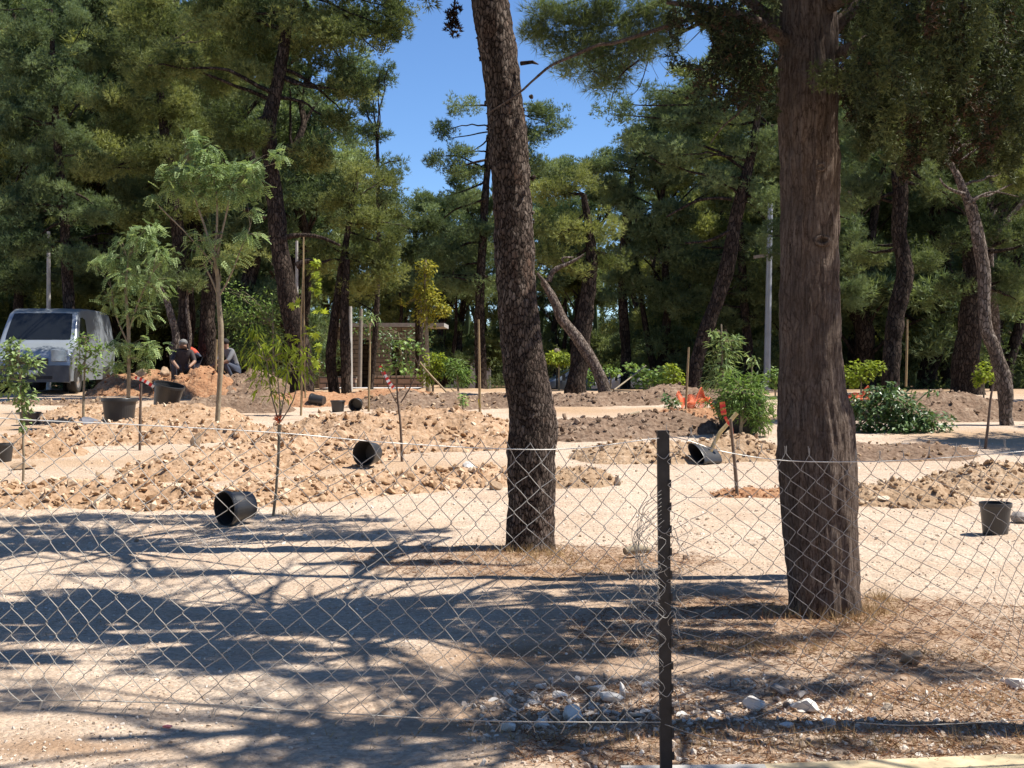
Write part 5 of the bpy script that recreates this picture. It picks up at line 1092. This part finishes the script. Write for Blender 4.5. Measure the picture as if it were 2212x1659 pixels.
pot('tipped black pot lying in front of the berm, its mouth facing left', 512, 1134, .165, .29, (-.66, -.72, -.06))
pot('barrel-like black pot lying on the stones with its open mouth toward the viewer', 797, 1010, .165, .24, (-.45, -.88, .02), lift=.03)
pot('black pot lying on its side at the foot of the tall pine', 686, 880, .12, .30, (-.93, .3, .12), lift=.02)
pot('small black pot standing behind the stony heap', 730, 892, .14, .22, d=25)
pot('small black pot lying mouth forward, right of the standing one', 770, 892, .13, .22, (-.1, -.97, -.15), d=25)
pot('black pot half hidden by the bushy sapling at the left edge', 65, 895, .18, .22, d=22)
pot('wide black tub holding the bushy shrub left of the cypress', 1600, 945, .40, .50, (-.12, -.1, .95), d=20.3)
pot('grey-rimmed dented black pot crushed flat on the sand, right of the iron post', 1525, 1000, .19, .36, (-.80, -.58, .10), squash=.42)
plant('shrub', 'bushy green shrub growing from the wide black tub left of the cypress', 'shrub', (1600, 1572), [[(1600, 925, 8), (1602, 880, 6), (1600, 840, 4)], [(1600, 920, 5), (1640, 870, 3)]],
      [(1600, 850, 60, 34, 714), (1640, 880, 44, 40, 561), (1570, 870, 40, 30, 340), (1640, 915, 34, 26, 272), (1600, 885, 60, 30, 374), (1580, 820, 34, 24, 204), (1630, 825, 30, 24, 187), (1530, 870, 24, 14, 40)], 'narrow', 'leaf_green', .11, d=19.9, depth=.8)

# ------------------------------------------------------------------ STAKES, CANES, TAPE
def stick(label, pts, d, mat='stake', name='stake', cat='stake', grp=None, dd=0):
    b = W(pts[0][0], pts[0][1], d); n = len(pts); mb = MB()
    P = np.array([W(a, c, d + dd * i / max(1, n - 1)) for i, (a, c, w_) in enumerate(pts)]); r = [w_ / 2 / FPX * d for a, c, w_ in pts]
    add_tube(mb, smooth_path(P, 20), smooth_path([[x] * 3 for x in r], 20)[:, 0], 7, lump=.12, ls=20); o = mb.build(name, M[mat], origin=b, smooth=True); return tag(o, label, cat, grp)
stick('bare thin cane standing left of the pine trunk', [(1037, 928, 6), (1036, 820, 6), (1034, 690, 4)], dof(926), 'cane')
stick('thin stake with red and white tape, right of the largest pot', [(302, 974, 6), (303, 900, 6), (305, 828, 5)], dof(972))
stick('crooked dark stick with red ribbon standing right of the iron post', [(1593, 1078, 8), (1588, 1010, 8), (1583, 960, 7), (1578, 905, 7)], dof(1076))
M['cane_pale'] = simple('split_cane', (.55, .42, .2), .6, var=.2, scale=10)
stick('pale yellow cane leaning up to the crooked dark stick', [(1535, 975, 9), (1552, 940, 9), (1570, 918, 9), (1592, 892, 9)], dof(1000), 'cane_pale')
stick('thin dark stick at the right standing before the crooked pine', [(2128, 972, 7), (2134, 920, 6), (2140, 860, 5), (2146, 830, 4)], dof(970))
stick('thin straight cane in the centre right', [(1480, 905, 5), (1484, 830, 5), (1488, 750, 4)], dof(905), 'cane')
stick('long thin pole lying slantwise over the dark heap', [(1205, 935, 5), (1300, 912, 6), (1380, 890, 6)], 21.5, 'stem', dd=3)
stick('slender stick leaning behind the leaning trunk', [(1255, 893, 4), (1330, 840, 4), (1395, 790, 3)], 27, 'stem', dd=4)
stick('thin cane standing in the wood right of the reddish trunk', [(1957, 835, 5), (1959, 750, 5), (1960, 690, 4)], 32, 'cane')
stick('slender cane leaning at the yellow-green shrub', [(985, 868, 4), (930, 810, 4), (905, 780, 3)], 29, 'cane', dd=1)
stick('second cane leaning across the heap left of the pine', [(1060, 910, 3), (1010, 870, 4), (975, 840, 3)], 28, 'cane', dd=1)
stick('pale shovel handle beside the workers', [(466, 800, 5), (467, 760, 5), (468, 733, 5)], 31, 'cane', name='shovel_handle', cat='tool')
def tape(label, pts, d, wpx, cols=('red', 'white'), n=10):
    P = smooth_path([W(a, b, d) for a, b in pts], n + 1); wd = wpx / 2 / FPX * d; mb = MB()
    for i in range(n):
        a, b = P[i], P[i + 1]; t = norm(b - a); u = norm(np.cross(t, [0, 1, 0.15 * math.sin(i)])) * wd
        V = np.array([a - u, a + u, b + u, b - u]); mb.add(np.concatenate([V, V + [0, .004, 0]]), np.array([[0, 1, 2, 3], [7, 6, 5, 4], [0, 4, 5, 1], [2, 6, 7, 3]]), .5, i % 2)
    return tag(mb.build('barrier_tape', [M[cols[0]], M[cols[1]]], origin=W(*pts[0], d)), label, 'tape')
tape('red and white tape knotted between stake and tilted pot', [(292, 815), (305, 820), (318, 826), (332, 836)], dof(965), 7, n=8)
tape('pink ribbon hanging on the taped stake', [(303, 830), (304, 848), (302, 862)], dof(965) - .1, 4, ('pink', 'red'), 5)
tape('red and white barrier tape hanging behind the dark-stemmed sapling', [(822, 790), (832, 812), (842, 828), (852, 840)], 25, 8, n=10)
tape('red ribbon tied on the crooked dark stick', [(1566, 900), (1572, 912), (1580, 922), (1582, 938)], dof(1070) - .05, 6, ('red', 'orange_net'), 6)
tape('orange-red warning strip hanging on the wide tub', [(1560, 868), (1562, 884), (1564, 896)], 19.7, 12, ('orange_net', 'red'), 5)
tape('yellow tag at the foot of the bare cane', [(1034, 862), (1036, 872), (1037, 880)], dof(925) - .1, 4, ('yellow', 'yellow'), 3)

def net(label, px0, px1, y0, y1, d, seed):
    r_ = np.random.default_rng(seed); mb = MB(); nx, nz = int((px1 - px0) / 2.2), int((y1 - y0) / 2.2)
    A = W(px0, y0, d); B = W(px1, y1, d); g = np.zeros((nx + 1, nz + 1, 3))
    for i in range(nx + 1):
        for j in range(nz + 1):
            u, v = i / nx, j / nz; g[i, j] = [A[0] + (B[0] - A[0]) * u, d - .5 * v + .25 * math.sin(u * 9 + v * 5), A[2] + (B[2] - A[2]) * v + .07 * math.sin(u * 11 + 1) + .05 * math.sin(u * 23 + v * 4) - .25 * abs(u - .5) * (1 - v) * 1.0]
    for i in range(nx + 1):
        add_tube(mb, g[i], .007, 3)
    for j in range(nz + 1): add_tube(mb, g[:, j], .007, 3)
    return tag(mb.build('safety_net', M['orange_net'], origin=g[0, nz]), label, 'net')
net('crumpled orange safety netting left of the potted shrub', 1462, 1545, 846, 880, 26.0, 1)
net('strip of orange safety netting right of the cypress trunk', 1815, 1905, 842, 864, 26.5, 2)

# plastic scrap on the rubble ridge
p = G(185, 940); V, F = rockshape(I2, 61, .9); mb = MB(); mb.add(V * [.20, .15, .13] + p + [0, 0, .2], F); tag(mb.build('plastic_sheet', simple('grey_sheet', (.22, .22, .24), .4, var=.3), origin=p), 'crumpled grey plastic scrap on the rubble ridge', 'plastic')

# ------------------------------------------------------------------ POLES
def pole(label, px, y0, y1, wpx, d, mat, name='pole', bracket=None, cat='pole', px1=None):
    b = W(px, y0, d); b[2] = gz(d); root = thing(name, label, cat, b); mb = MB()
    t = W(px1 or px, y1, d); r = wpx / 2 / FPX * d; P = np.linspace(b - [0, 0, .2], t, 14); add_tube(mb, P, np.linspace(r * 1.05, r * .75, 14), 14); mb.build('shaft', M[mat], root, smooth=True)
    if bracket:
        mb = MB(); c = W(px1 or px, bracket, d) + [.1, -r - .06, 0]; box(mb, c - [.62, .05, .045], c + [.35, .05, .045], rot=np.array(Matrix.Rotation(R(-9), 3, 'Y'))); mb.build('cross_board', M['pole_wood'], root)
        mb = MB(); a = W(px1 or px, 505, d); add_tube(mb, [a - [0, 0, .03], a + [0, 0, .03]], r * 1.15, 14); mb.build('clamp', M['iron'], root)
    return root
pole('tall grey utility pole left of the cypress trunk, with a small wooden crosspiece', 1656, 838, 440, 15, 38, 'galv_pole', 'utility_pole', 551, 'utility pole', 1664)
pole('thin pale pole rising behind the van roof', 105, 842, 500, 10, 40, 'concrete')
pole('square-looking grey post beside the twin-stemmed pine', 756, 842, 662, 12, 35, 'concrete', 'post', cat='post')
pole('wooden post in front of the stone hut', 776, 842, 668, 10, 42, 'pole_wood', 'post', cat='post', px1=780)
pole('pale thin pole just right of the tall pine trunk', 641, 845, 520, 8, 33, 'concrete')
b = W(1203, 842, 44); lamp = thing('globe_lamp', 'small round globe lamp above the lime-green young tree', 'lamp', (b[0], b[1], gz(44))); mb = MB(); t = W(1203, 760, 44)
add_tube(mb, [[t[0], t[1], gz(44)], t], .03, 8); mb.build('lamp_post', M['iron'], lamp); mb = MB(); mb.add(I3[0] * .13 + t, I3[1]); mb.build('lamp_globe', simple('frosted_globe', (.55, .42, .25), .4), lamp, smooth=True)

# ------------------------------------------------------------------ STONE HUT AND WALLS
def stonemat(name, a, b_, sc=5):
    m, n, b = newmat(name); br = n.nodes.new('ShaderNodeTexBrick'); n.links.new(coords(n, (1, 1, 1)), br.inputs['Vector'])
    t = n.nodes.new('ShaderNodeTexCoord'); s = n.nodes.new('ShaderNodeSeparateXYZ'); n.links.new(t.outputs['Object'], s.inputs[0]); c = n.nodes.new('ShaderNodeCombineXYZ'); n.links.new(s.outputs[0], c.inputs[0]); n.links.new(s.outputs[2], c.inputs[1])
    n.links.new(c.outputs[0], br.inputs['Vector']); br.inputs['Scale'].default_value = 1.0; br.inputs['Brick Width'].default_value = .45; br.inputs['Row Height'].default_value = .19; br.inputs['Mortar Size'].default_value = .02
    br.inputs['Color1'].default_value = (*a, 1); br.inputs['Color2'].default_value = (*b_, 1); br.inputs['Mortar'].default_value = (.10, .085, .07, 1)
    f = noise(n, coords(n), 9, 6); n.links.new(mix(n, .7, br.outputs['Color'], ramp(n, f, [(.3, (.5, .5, .5)), (.7, (1.15, 1.12, 1.1))]), 'MULTIPLY'), b.inputs['Base Color']); b.inputs['Roughness'].default_value = .95; bump(n, b, math_(n, 'ADD', br.outputs['Fac'], f), .6, .03); return m
M['stone'] = stonemat('hut_stone', (.20, .17, .14), (.30, .26, .21)); M['pinkstone'] = stonemat('low_wall_stone', (.38, .26, .19), (.46, .35, .27))
d = 56.; x0 = W(640, 700, d)[0]; x1 = W(915, 700, d)[0]; zt = W(700, 694, d)[2]; z0 = gz(d) - .2
hut = thing('stone_hut', 'low stone hut with dark doorways and flat roof edge behind the heaps', 'building', ((x0 + x1) / 2, d, gz(d)))
mb = MB(); op = [(x0 + 1.2, x0 + 2.0), (x0 + 2.75, x0 + 3.35), (x0 + 4.1, x0 + 4.7)]; xs = [x0]
for a, b in op: box(mb, (xs[-1], d, z0), (a, d + .3, zt - .25)); xs.append(b)
box(mb, (xs[-1], d, z0), (x1, d + .3, zt - .25))
for a, b in op: box(mb, (a, d + .004, zt - .8), (b, d + .296, zt - .254))
box(mb, (x0, d + .3, z0), (x0 + .3, d + 3.4, zt - .25)); box(mb, (x1 - .3, d + .3, z0), (x1, d + 3.4, zt - .25)); box(mb, (x0 + .3, d + 3.1, z0), (x1 - .3, d + 3.4, zt - .25)); mb.build('wall', M['stone'], hut)
mb = MB(); box(mb, (x0 - .2, d - .25, zt - .246), (x1 + .9, d + 3.6, zt - .08)); mb.build('roof', M['concrete'], hut)
def lowwall(label, pa, pb, y0, y1, d, mat):
    a = W(pa, y0, d); b = W(pb, y1, d); mb = MB(); box(mb, (a[0], d, gz(d) - .3), (b[0], d + .3, a[2])); box(mb, (a[0] - .02, d - .03, a[2] + .002), (b[0] + .02, d + .33, a[2] + .06)); return tag(mb.build('low_wall', M[mat], origin=(a[0], d, gz(d))), label, 'wall')
lowwall('low pinkish stone wall in front of the hut, left stretch', 690, 768, 818, 845, 41, 'pinkstone')
lowwall('low reddish stone wall in front of the hut, right stretch', 800, 915, 816, 845, 43, 'pinkstone')
def whiteh(label, pa, pb, y, d, c):
    a = W(pa, y, d); b = W(pb, y, d); r_ = thing('white_wall', label, 'wall', ((a[0] + b[0]) / 2, d, gz(d))); mb = MB(); box(mb, (a[0], d, gz(d) - .3), (b[0], d + .3, a[2])); mb.build('wall_panel', simple(label[:12], c, .9), r_)
    mb = MB()
    for i in range(3): x = a[0] + (b[0] - a[0]) * (i + .5) / 3; box(mb, (x - .25, d - .006, gz(d) + .3), (x + .25, d - .002, a[2] - .35))
    mb.build('window_opening', M['iron'], r_)
whiteh('sunlit white wall glimpsed behind the shrubs left of the pine', 955, 1060, 768, 84, (.8, .76, .70))
# parked bench-like concrete path slab
mb = MB(); A = W(700, 846, 37.2); B = W(905, 846, 37.2); mb.add(np.array([[A[0], 36.8, gz(36.8) + .06], [B[0], 36.8, gz(36.8) + .06], [B[0] * 1.04, 40.5, gz(40.5) + .07], [A[0] * 1.04, 40.5, gz(40.5) + .07]]), np.array([[0, 1, 2, 3]])); tag(mb.build('path', simple('pale_path', (.62, .58, .54), .95)), kind='structure')

# ------------------------------------------------------------------ VEHICLES
def vehicle(name, label, cat, loc, heading, st, wz, L, paint, glass, ws, side_win, wheels, rw, bumper=None, lights=None, grille=None, mirrors=True, zb=.32, bow=.12, group=None):
    root = thing(name, label, cat, loc, group)
    Rm = rotz(heading)      # local: x rearwards, y left/right, z up ; heading rotates it
    def T(V): return np.asarray(V, float) @ Rm.T + np.array(loc)
    fr = np.array([-1, -.985, -.93, -.75, -.4, 0, .4, .75, .93, .985, 1]); dr = np.array([.07, .035, .012, .004, 0, 0, 0, .004, .012, .035, .07])
    def w_(z): return np.interp(z, [a for a, b in wz], [b for a, b in wz])
    def top(x, z, off=0):
        w0 = w_(z); bx = bow * max(0, 1 - x / 1.2)
        return np.stack([x + bx * fr ** 2 * 1.0 - off, fr * w0, z - dr + off * .8], -1)
    S = []
    for (a, b) in zip(st[:-1], st[1:]):
        for t in np.linspace(0, 1, 4)[:-1]: S.append((a[0] * (1 - t) + b[0] * t, a[1] * (1 - t) + b[1] * t))
    S.append(st[-1]); mb = MB(); V = []; nr = 6
    for (x, z) in S:
        tr_ = top(x, z); row = []
        for k in range(nr, 0, -1): zz = zb + (tr_[0, 2] - zb) * (1 - k / nr) if tr_[0, 2] > zb else tr_[0, 2]; row.append([tr_[0, 0], -w_(zz), min(zz, tr_[0, 2])])
        row += list(tr_)
        for k in range(1, nr + 1): zz = zb + (tr_[-1, 2] - zb) * (1 - k / nr) if tr_[-1, 2] > zb else tr_[-1, 2]; row.append([tr_[-1, 0], w_(zz), min(zz, tr_[-1, 2])])
        V.append(row)
    n = len(V[0]); V = np.array(V).reshape(-1, 3); i = np.arange(len(S) - 1)[:, None] * n; j = np.arange(n - 1)[None]
    mb.add(T(V), np.stack([i + j, i + j + 1, i + n + j + 1, i + n + j], -1).reshape(-1, 4)); mb.build('body', M[paint], root, smooth=True)
    # windscreen
    mb = MB(); rows = []; 
    for t in np.linspace(0, 1, 6):
        x = ws[0][0] * (1 - t) + ws[1][0] * t; z = ws[0][1] * (1 - t) + ws[1][1] * t; z = np.interp(x, [p_[0] for p_ in st[3:9]], [p_[1] for p_ in st[3:9]]); q = top(x, z, .016); ins = .90 if t in (0, 1) else .915; c = q[5].copy(); q = q[2:9].copy(); q[:, 1] *= ins; rows.append(q)
    V = np.array(rows); a, b, _ = V.shape; V = V.reshape(-1, 3); i = np.arange(a - 1)[:, None] * b; j = np.arange(b - 1)[None]; mb.add(T(V), np.stack([i + j, i + j + 1, i + b + j + 1, i + b + j], -1).reshape(-1, 4)); mb.build('windscreen', M[glass], root, smooth=True)
    for sg in (-1, 1):
        for poly in side_win:
            mb = MB(); P = np.array([[x, sg * (w_(z) + .008), z] for x, z in poly]); P2 = P.copy(); P2[:, 1] -= sg * .02; m = len(P); mb.add(T(np.vstack([P, P2])), [np.arange(m) if sg > 0 else np.arange(m)[::-1]] + [np.array([k, (k + 1) % m, m + (k + 1) % m, m + k]) for k in range(m)]); mb.build('side_window', M[glass], root)
        for x in wheels:
            th = np.linspace(0, 2 * math.pi, 28, endpoint=False); mb = MB(); ya = sg * (w_(.4) + .006); cc = [x, rw + .06]
            P = np.array([[cc[0] + math.cos(t) * (rw + .09), ya, max(zb - .02, cc[1] + math.sin(t) * (rw + .09))] for t in th]); mb.add(T(P), [np.arange(28)]); mb.build('wheel_arch', M['plastic'], root)
            wr = bpy.data.objects.new('wheel', None); col.objects.link(wr); wr.parent = root; wr.location = Vector(T([[x, sg * (w_(.4) - .09), rw]])[0] - np.array(loc))
            def ring(prof, m_, nm):
                V = np.concatenate([np.stack([x + np.cos(th) * r, np.full(28, sg * (w_(.4) - .22 + y)), rw + np.sin(th) * r], -1) for r, y in prof]); mb = MB(); mb.add(T(V), latheF(len(prof), 28)); o = mb.build(nm, M[m_], wr, smooth=True)
            ring([(rw * .62, .0), (rw * .97, .0), (rw, .03), (rw, .20), (rw * .95, .235), (rw * .64, .235), (rw * .62, .2)], 'tyre', 'tyre')
            ring([(rw * .64, .20), (rw * .60, .225), (rw * .5, .2), (rw * .3, .215), (rw * .16, .24), (.001, .24)], 'rim', 'rim')
    if mirrors:
        for sg in (-1, 1):
            mb = MB(); mx, mz = mirrors; c = np.array([mx, sg * (w_(mz) + .16), mz]); box(mb, c - [.06, .10, .15], c + [.06, .10, .15]); mb.v[-1] = T(mb.v[-1]); mb.build('mirror', M['plastic'], root)
    for (nm, m_, x, z0_, z1_, y0_, y1_, th_) in (bumper or []):
        mb = MB(); ys = np.linspace(y0_, y1_, 12); V = []
        for y in ys:
            f = y / 1.0; bx = bow * max(0, 1 - x / 1.2) * min(1, f * f); X = x + bx
            V += [[X - th_, y, z0_], [X - th_, y, z1_], [X + .08, y, z1_ + .015], [X + .08, y, z0_]]
        V = np.array(V); F = []
        for k in range(11): F += [[4 * k + a, 4 * k + 4 + a, 4 * k + 4 + (a + 1) % 4, 4 * k + (a + 1) % 4] for a in range(4)]
        mb.add(T(V), np.array(F)); mb.add(T(V), [np.array([0, 1, 2, 3]), np.array([44, 47, 46, 45])]); mb.build(nm, M[m_], root)
    return root
M['van_paint'] = simple('silver_blue_paint', (.31, .345, .385), .28, .35, var=.05, scale=2)
M['car_grey'] = simple('grey_car_paint', (.16, .19, .23), .3, .3, var=.05); M['car_white'] = simple('white_car_paint', (.75, .75, .75), .3, var=.03); M['car_dark'] = simple('dark_car_paint', (.05, .05, .055), .25, .2)
M['glass'] = simple('dark_glass', (.012, .014, .016), .08, var=.1); M['tyre'] = simple('rubber', (.02, .02, .02), .8); M['rim'] = simple('alloy', (.45, .45, .46), .35, .6)
M['bumper'] = simple('grey_plastic', (.085, .088, .095), .55); M['lens'] = simple('headlight_lens', (.55, .60, .68), .1, .5)
c = W(150, 850, 33.5); head = R(90 + 3)
vanl = W(62, 850, 33.0); vanl[2] = gz(33.5) - .0
vehicle('van', 'silver-blue panel van parked at the left edge behind the saplings', 'van', tuple(vanl), R(94), [(.10, .30), (.0, .42), (-.02, .72), (.04, .98), (.22, 1.12), (.50, 1.24), (.74, 1.33), (1.38, 2.12), (1.72, 2.24), (2.6, 2.27), (4.5, 2.25), (4.82, 2.16), (4.92, 1.9), (4.95, 1.2), (4.96, .42)],
        [(0, .98), (.9, 1.0), (1.2, 1.02), (1.45, .98), (2.2, .88), (2.3, .87)], 4.96, 'van_paint', 'glass', ((.80, 1.38), (1.36, 2.07)),
        [[(1.05, 1.30), (1.95, 1.32), (1.98, 1.6), (1.95, 1.95), (1.72, 2.0), (1.50, 1.98)]], (.95, 4.0), .34,
        bumper=[('bumper', 'bumper', -.03, .30, .72, -.99, .99, .05), ('grille', 'plastic', -.02, .76, .90, -.48, .48, .03), ('headlight', 'lens', .02, .84, 1.12, .56, .93, .07), ('headlight', 'lens', .02, .84, 1.12, -.93, -.56, .07), ('number_plate_panel', 'white', -.05, .50, .60, -.25, .25, .055), ('lower_grille', 'iron', -.05, .38, .46, -.6, .6, .045)], mirrors=(1.05, 1.42), bow=.16)
CAR = [(.08, .28), (0, .42), (0, .66), (.08, .80), (.5, .90), (.95, .98), (1.05, 1.0), (1.75, 1.40), (2.1, 1.46), (3.0, 1.46), (3.6, 1.36), (4.05, 1.02), (4.15, .9), (4.2, .4)]
CW = [(0, .80), (.6, .86), (.95, .86), (1.45, .66)]
SW = [[(1.35, 1.02), (2.35, 1.02), (2.3, 1.36), (1.85, 1.34)], [(2.42, 1.02), (3.55, 1.02), (3.3, 1.33), (2.4, 1.36)]]
def car(label, px, d, heading, paint):
    p = W(px, 840, d); p[2] = gz(d)
    vehicle('parked_car', label, 'car', tuple(p), heading, CAR, CW, 4.2, paint, 'glass', ((1.12, 1.03), (1.72, 1.37)), SW, (.75, 3.3), .31, bumper=[('bumper', paint, -.02, .30, .6, -.8, .8, .04), ('headlight', 'lens', .06, .64, .78, .45, .76, .03), ('headlight', 'lens', .06, .64, .78, -.76, -.45, .03)], mirrors=(1.3, 1.05), zb=.28, bow=.25, group='cars parked on the road behind')
car('blue-grey parked car seen between the near pine and the leaning trunk', 1150, 62, R(12), 'car_grey')
car('white parked car behind the leaning trunk', 1275, 62, R(-8), 'car_white')
car('black parked car left of the utility pole in deep shade', 1540, 60, R(5), 'car_dark')
car('black parked car right of the utility pole, nearly hidden by foliage', 1640, 64, R(20), 'car_dark')

# ------------------------------------------------------------------ WORKERS
def person(label, joints, edges, rad, reg, base, mats, cap=None):
    root = thing('person', label, 'person', base)
    me = bpy.data.meshes.new('tmp'); me.from_pydata([Vector(j) for j in joints], edges, []); o = bpy.data.objects.new('tmp', me); col.objects.link(o)
    o.modifiers.new('s', 'SKIN'); 
    for i, r_ in enumerate(rad): me.skin_vertices[0].data[i].radius = (r_, r_) if not hasattr(r_, '__len__') else r_
    me.skin_vertices[0].data[0].use_root = True
    s = o.modifiers.new('ss', 'SUBSURF'); s.levels = 2; s.render_levels = 2
    dg = bpy.context.evaluated_depsgraph_get(); ev = o.evaluated_get(dg); m2 = bpy.data.meshes.new_from_object(ev); m2.name = 'body'
    bpy.data.objects.remove(o)
    J = np.array(joints, float)
    for m_ in mats: m2.materials.append(m_)
    for p in m2.polygons:
        c_ = np.array(p.center[:]); best = 1e9; mi = 0
        for e, (a, b) in enumerate(edges):
            ab = J[b] - J[a]; t = np.clip((c_ - J[a]) @ ab / (ab @ ab), 0, 1); dd_ = np.linalg.norm(c_ - J[a] - ab * t)
            if dd_ < best: best = dd_; mi = reg[e]
        p.material_index = mi; p.use_smooth = True
    bo = bpy.data.objects.new('body', m2); col.objects.link(bo); bo.parent = root
    if cap:
        V, F = I2; V = V[:]; hd = J[4]; mb = MB(); mb.add(V * [.105, .115, .09] + hd + [0, .01, .05] + np.array(base), F)
        if cap[0] == 'cap': box(mb, hd + np.array(base) + [-.07, -.20, .05], hd + np.array(base) + [.07, -.08, .065])
        mb.build('hair' if cap[0] == 'hair' else 'cap', cap[1], root, smooth=True)
    return root
skin = simple('skin', (.30, .17, .11), .6, var=.05); jeans = simple('dark_trousers', (.05, .06, .09), .9); orange = simple('orange_red_shirt', (.55, .08, .04), .8); greyc = simple('grey_shirt', (.17, .17, .18), .85); darkc = simple('dark_shirt', (.045, .035, .035), .85); hairm = simple('black_hair', (.012, .01, .01), .8); capm = simple('pale_cap', (.16, .155, .15), .8); shoe = simple('shoe', (.04, .03, .03), .7)
# joints: 0 pelvis 1 waist 2 chest 3 neck 4 head 5 headtop | 6 shL 7 elL 8 wrL 9 handL |10 shR 11 elR 12 wrR 13 handR | 14 hipL 15 knL 16 anL 17 toeL | 18 hipR 19 knR 20 anR 21 toeR
ED = [(0, 1), (1, 2), (2, 3), (3, 4), (4, 5), (2, 6), (6, 7), (7, 8), (8, 9), (2, 10), (10, 11), (11, 12), (12, 13), (0, 14), (14, 15), (15, 16), (16, 17), (0, 18), (18, 19), (19, 20), (20, 21)]
RG = [1, 1, 1, 0, 0, 1, 1, 0, 0, 1, 1, 0, 0, 2, 2, 2, 3, 2, 2, 2, 3]
RD = [.13, .125, (.16, .12), .06, .095, .07, .075, .05, .035, .03, .075, .05, .035, .03, .10, .07, .045, .04, .10, .07, .045, .04]
squat = [(0, 0, .36), (0, -.06, .52), (0, -.16, .74), (0, -.22, .86), (0, -.27, .97), (0, -.28, 1.05), (-.2, -.16, .78), (-.26, -.34, .58), (-.16, -.50, .44), (-.13, -.57, .40), (.2, -.16, .78), (.27, -.32, .56), (.15, -.50, .46), (.12, -.58, .43),
         (-.12, 0, .34), (-.22, -.38, .50), (-.18, -.14, .09), (-.19, -.30, .04), (.12, 0, .34), (.22, -.38, .50), (.18, -.14, .09), (.19, -.30, .04)]
bend = [(0, .1, .92), (0, -.04, 1.04), (0, -.24, 1.16), (0, -.38, 1.18), (0, -.50, 1.14), (0, -.56, 1.10), (-.19, -.24, 1.12), (-.22, -.32, .84), (-.12, -.40, .60), (-.10, -.44, .52), (.19, -.24, 1.12), (.22, -.34, .84), (.12, -.42, .62), (.10, -.46, .54),
        (-.10, .1, .88), (-.12, .02, .48), (-.12, .10, .09), (-.13, -.06, .04), (.10, .1, .88), (.14, -.02, .48), (.14, .08, .09), (.15, -.08, .04)]
def put(label, px, d, pose, mats, cap, rz, drop=0, sc=1.0):
    b = W(px, 840, d); b[2] = gz(d) + drop; Rm = rotz(rz); J = [tuple(Rm @ (np.array(j) * sc)) for j in pose]; return person(label, J, ED, RD, RG, tuple(b), mats, cap)
put('worker in dark clothes and pale cap crouching behind the earth piles, leftmost of three', 395, 31.6, squat, [skin, darkc, jeans, shoe], ('cap', capm), .3, .28)
put('worker in orange-red shirt and jeans bending down between two tree trunks', 419, 31.9, bend, [skin, orange, jeans, shoe], ('hair', hairm), -1.2, .05)
put('worker in grey shirt crouching behind the dark pile, rightmost of three', 508, 31.8, squat, [skin, greyc, jeans, shoe], ('hair', hairm), -.9, .30)

print('objects', len(bpy.data.objects), 'tris', sum(len(o.data.polygons) for o in bpy.data.objects if o.type == 'MESH'))
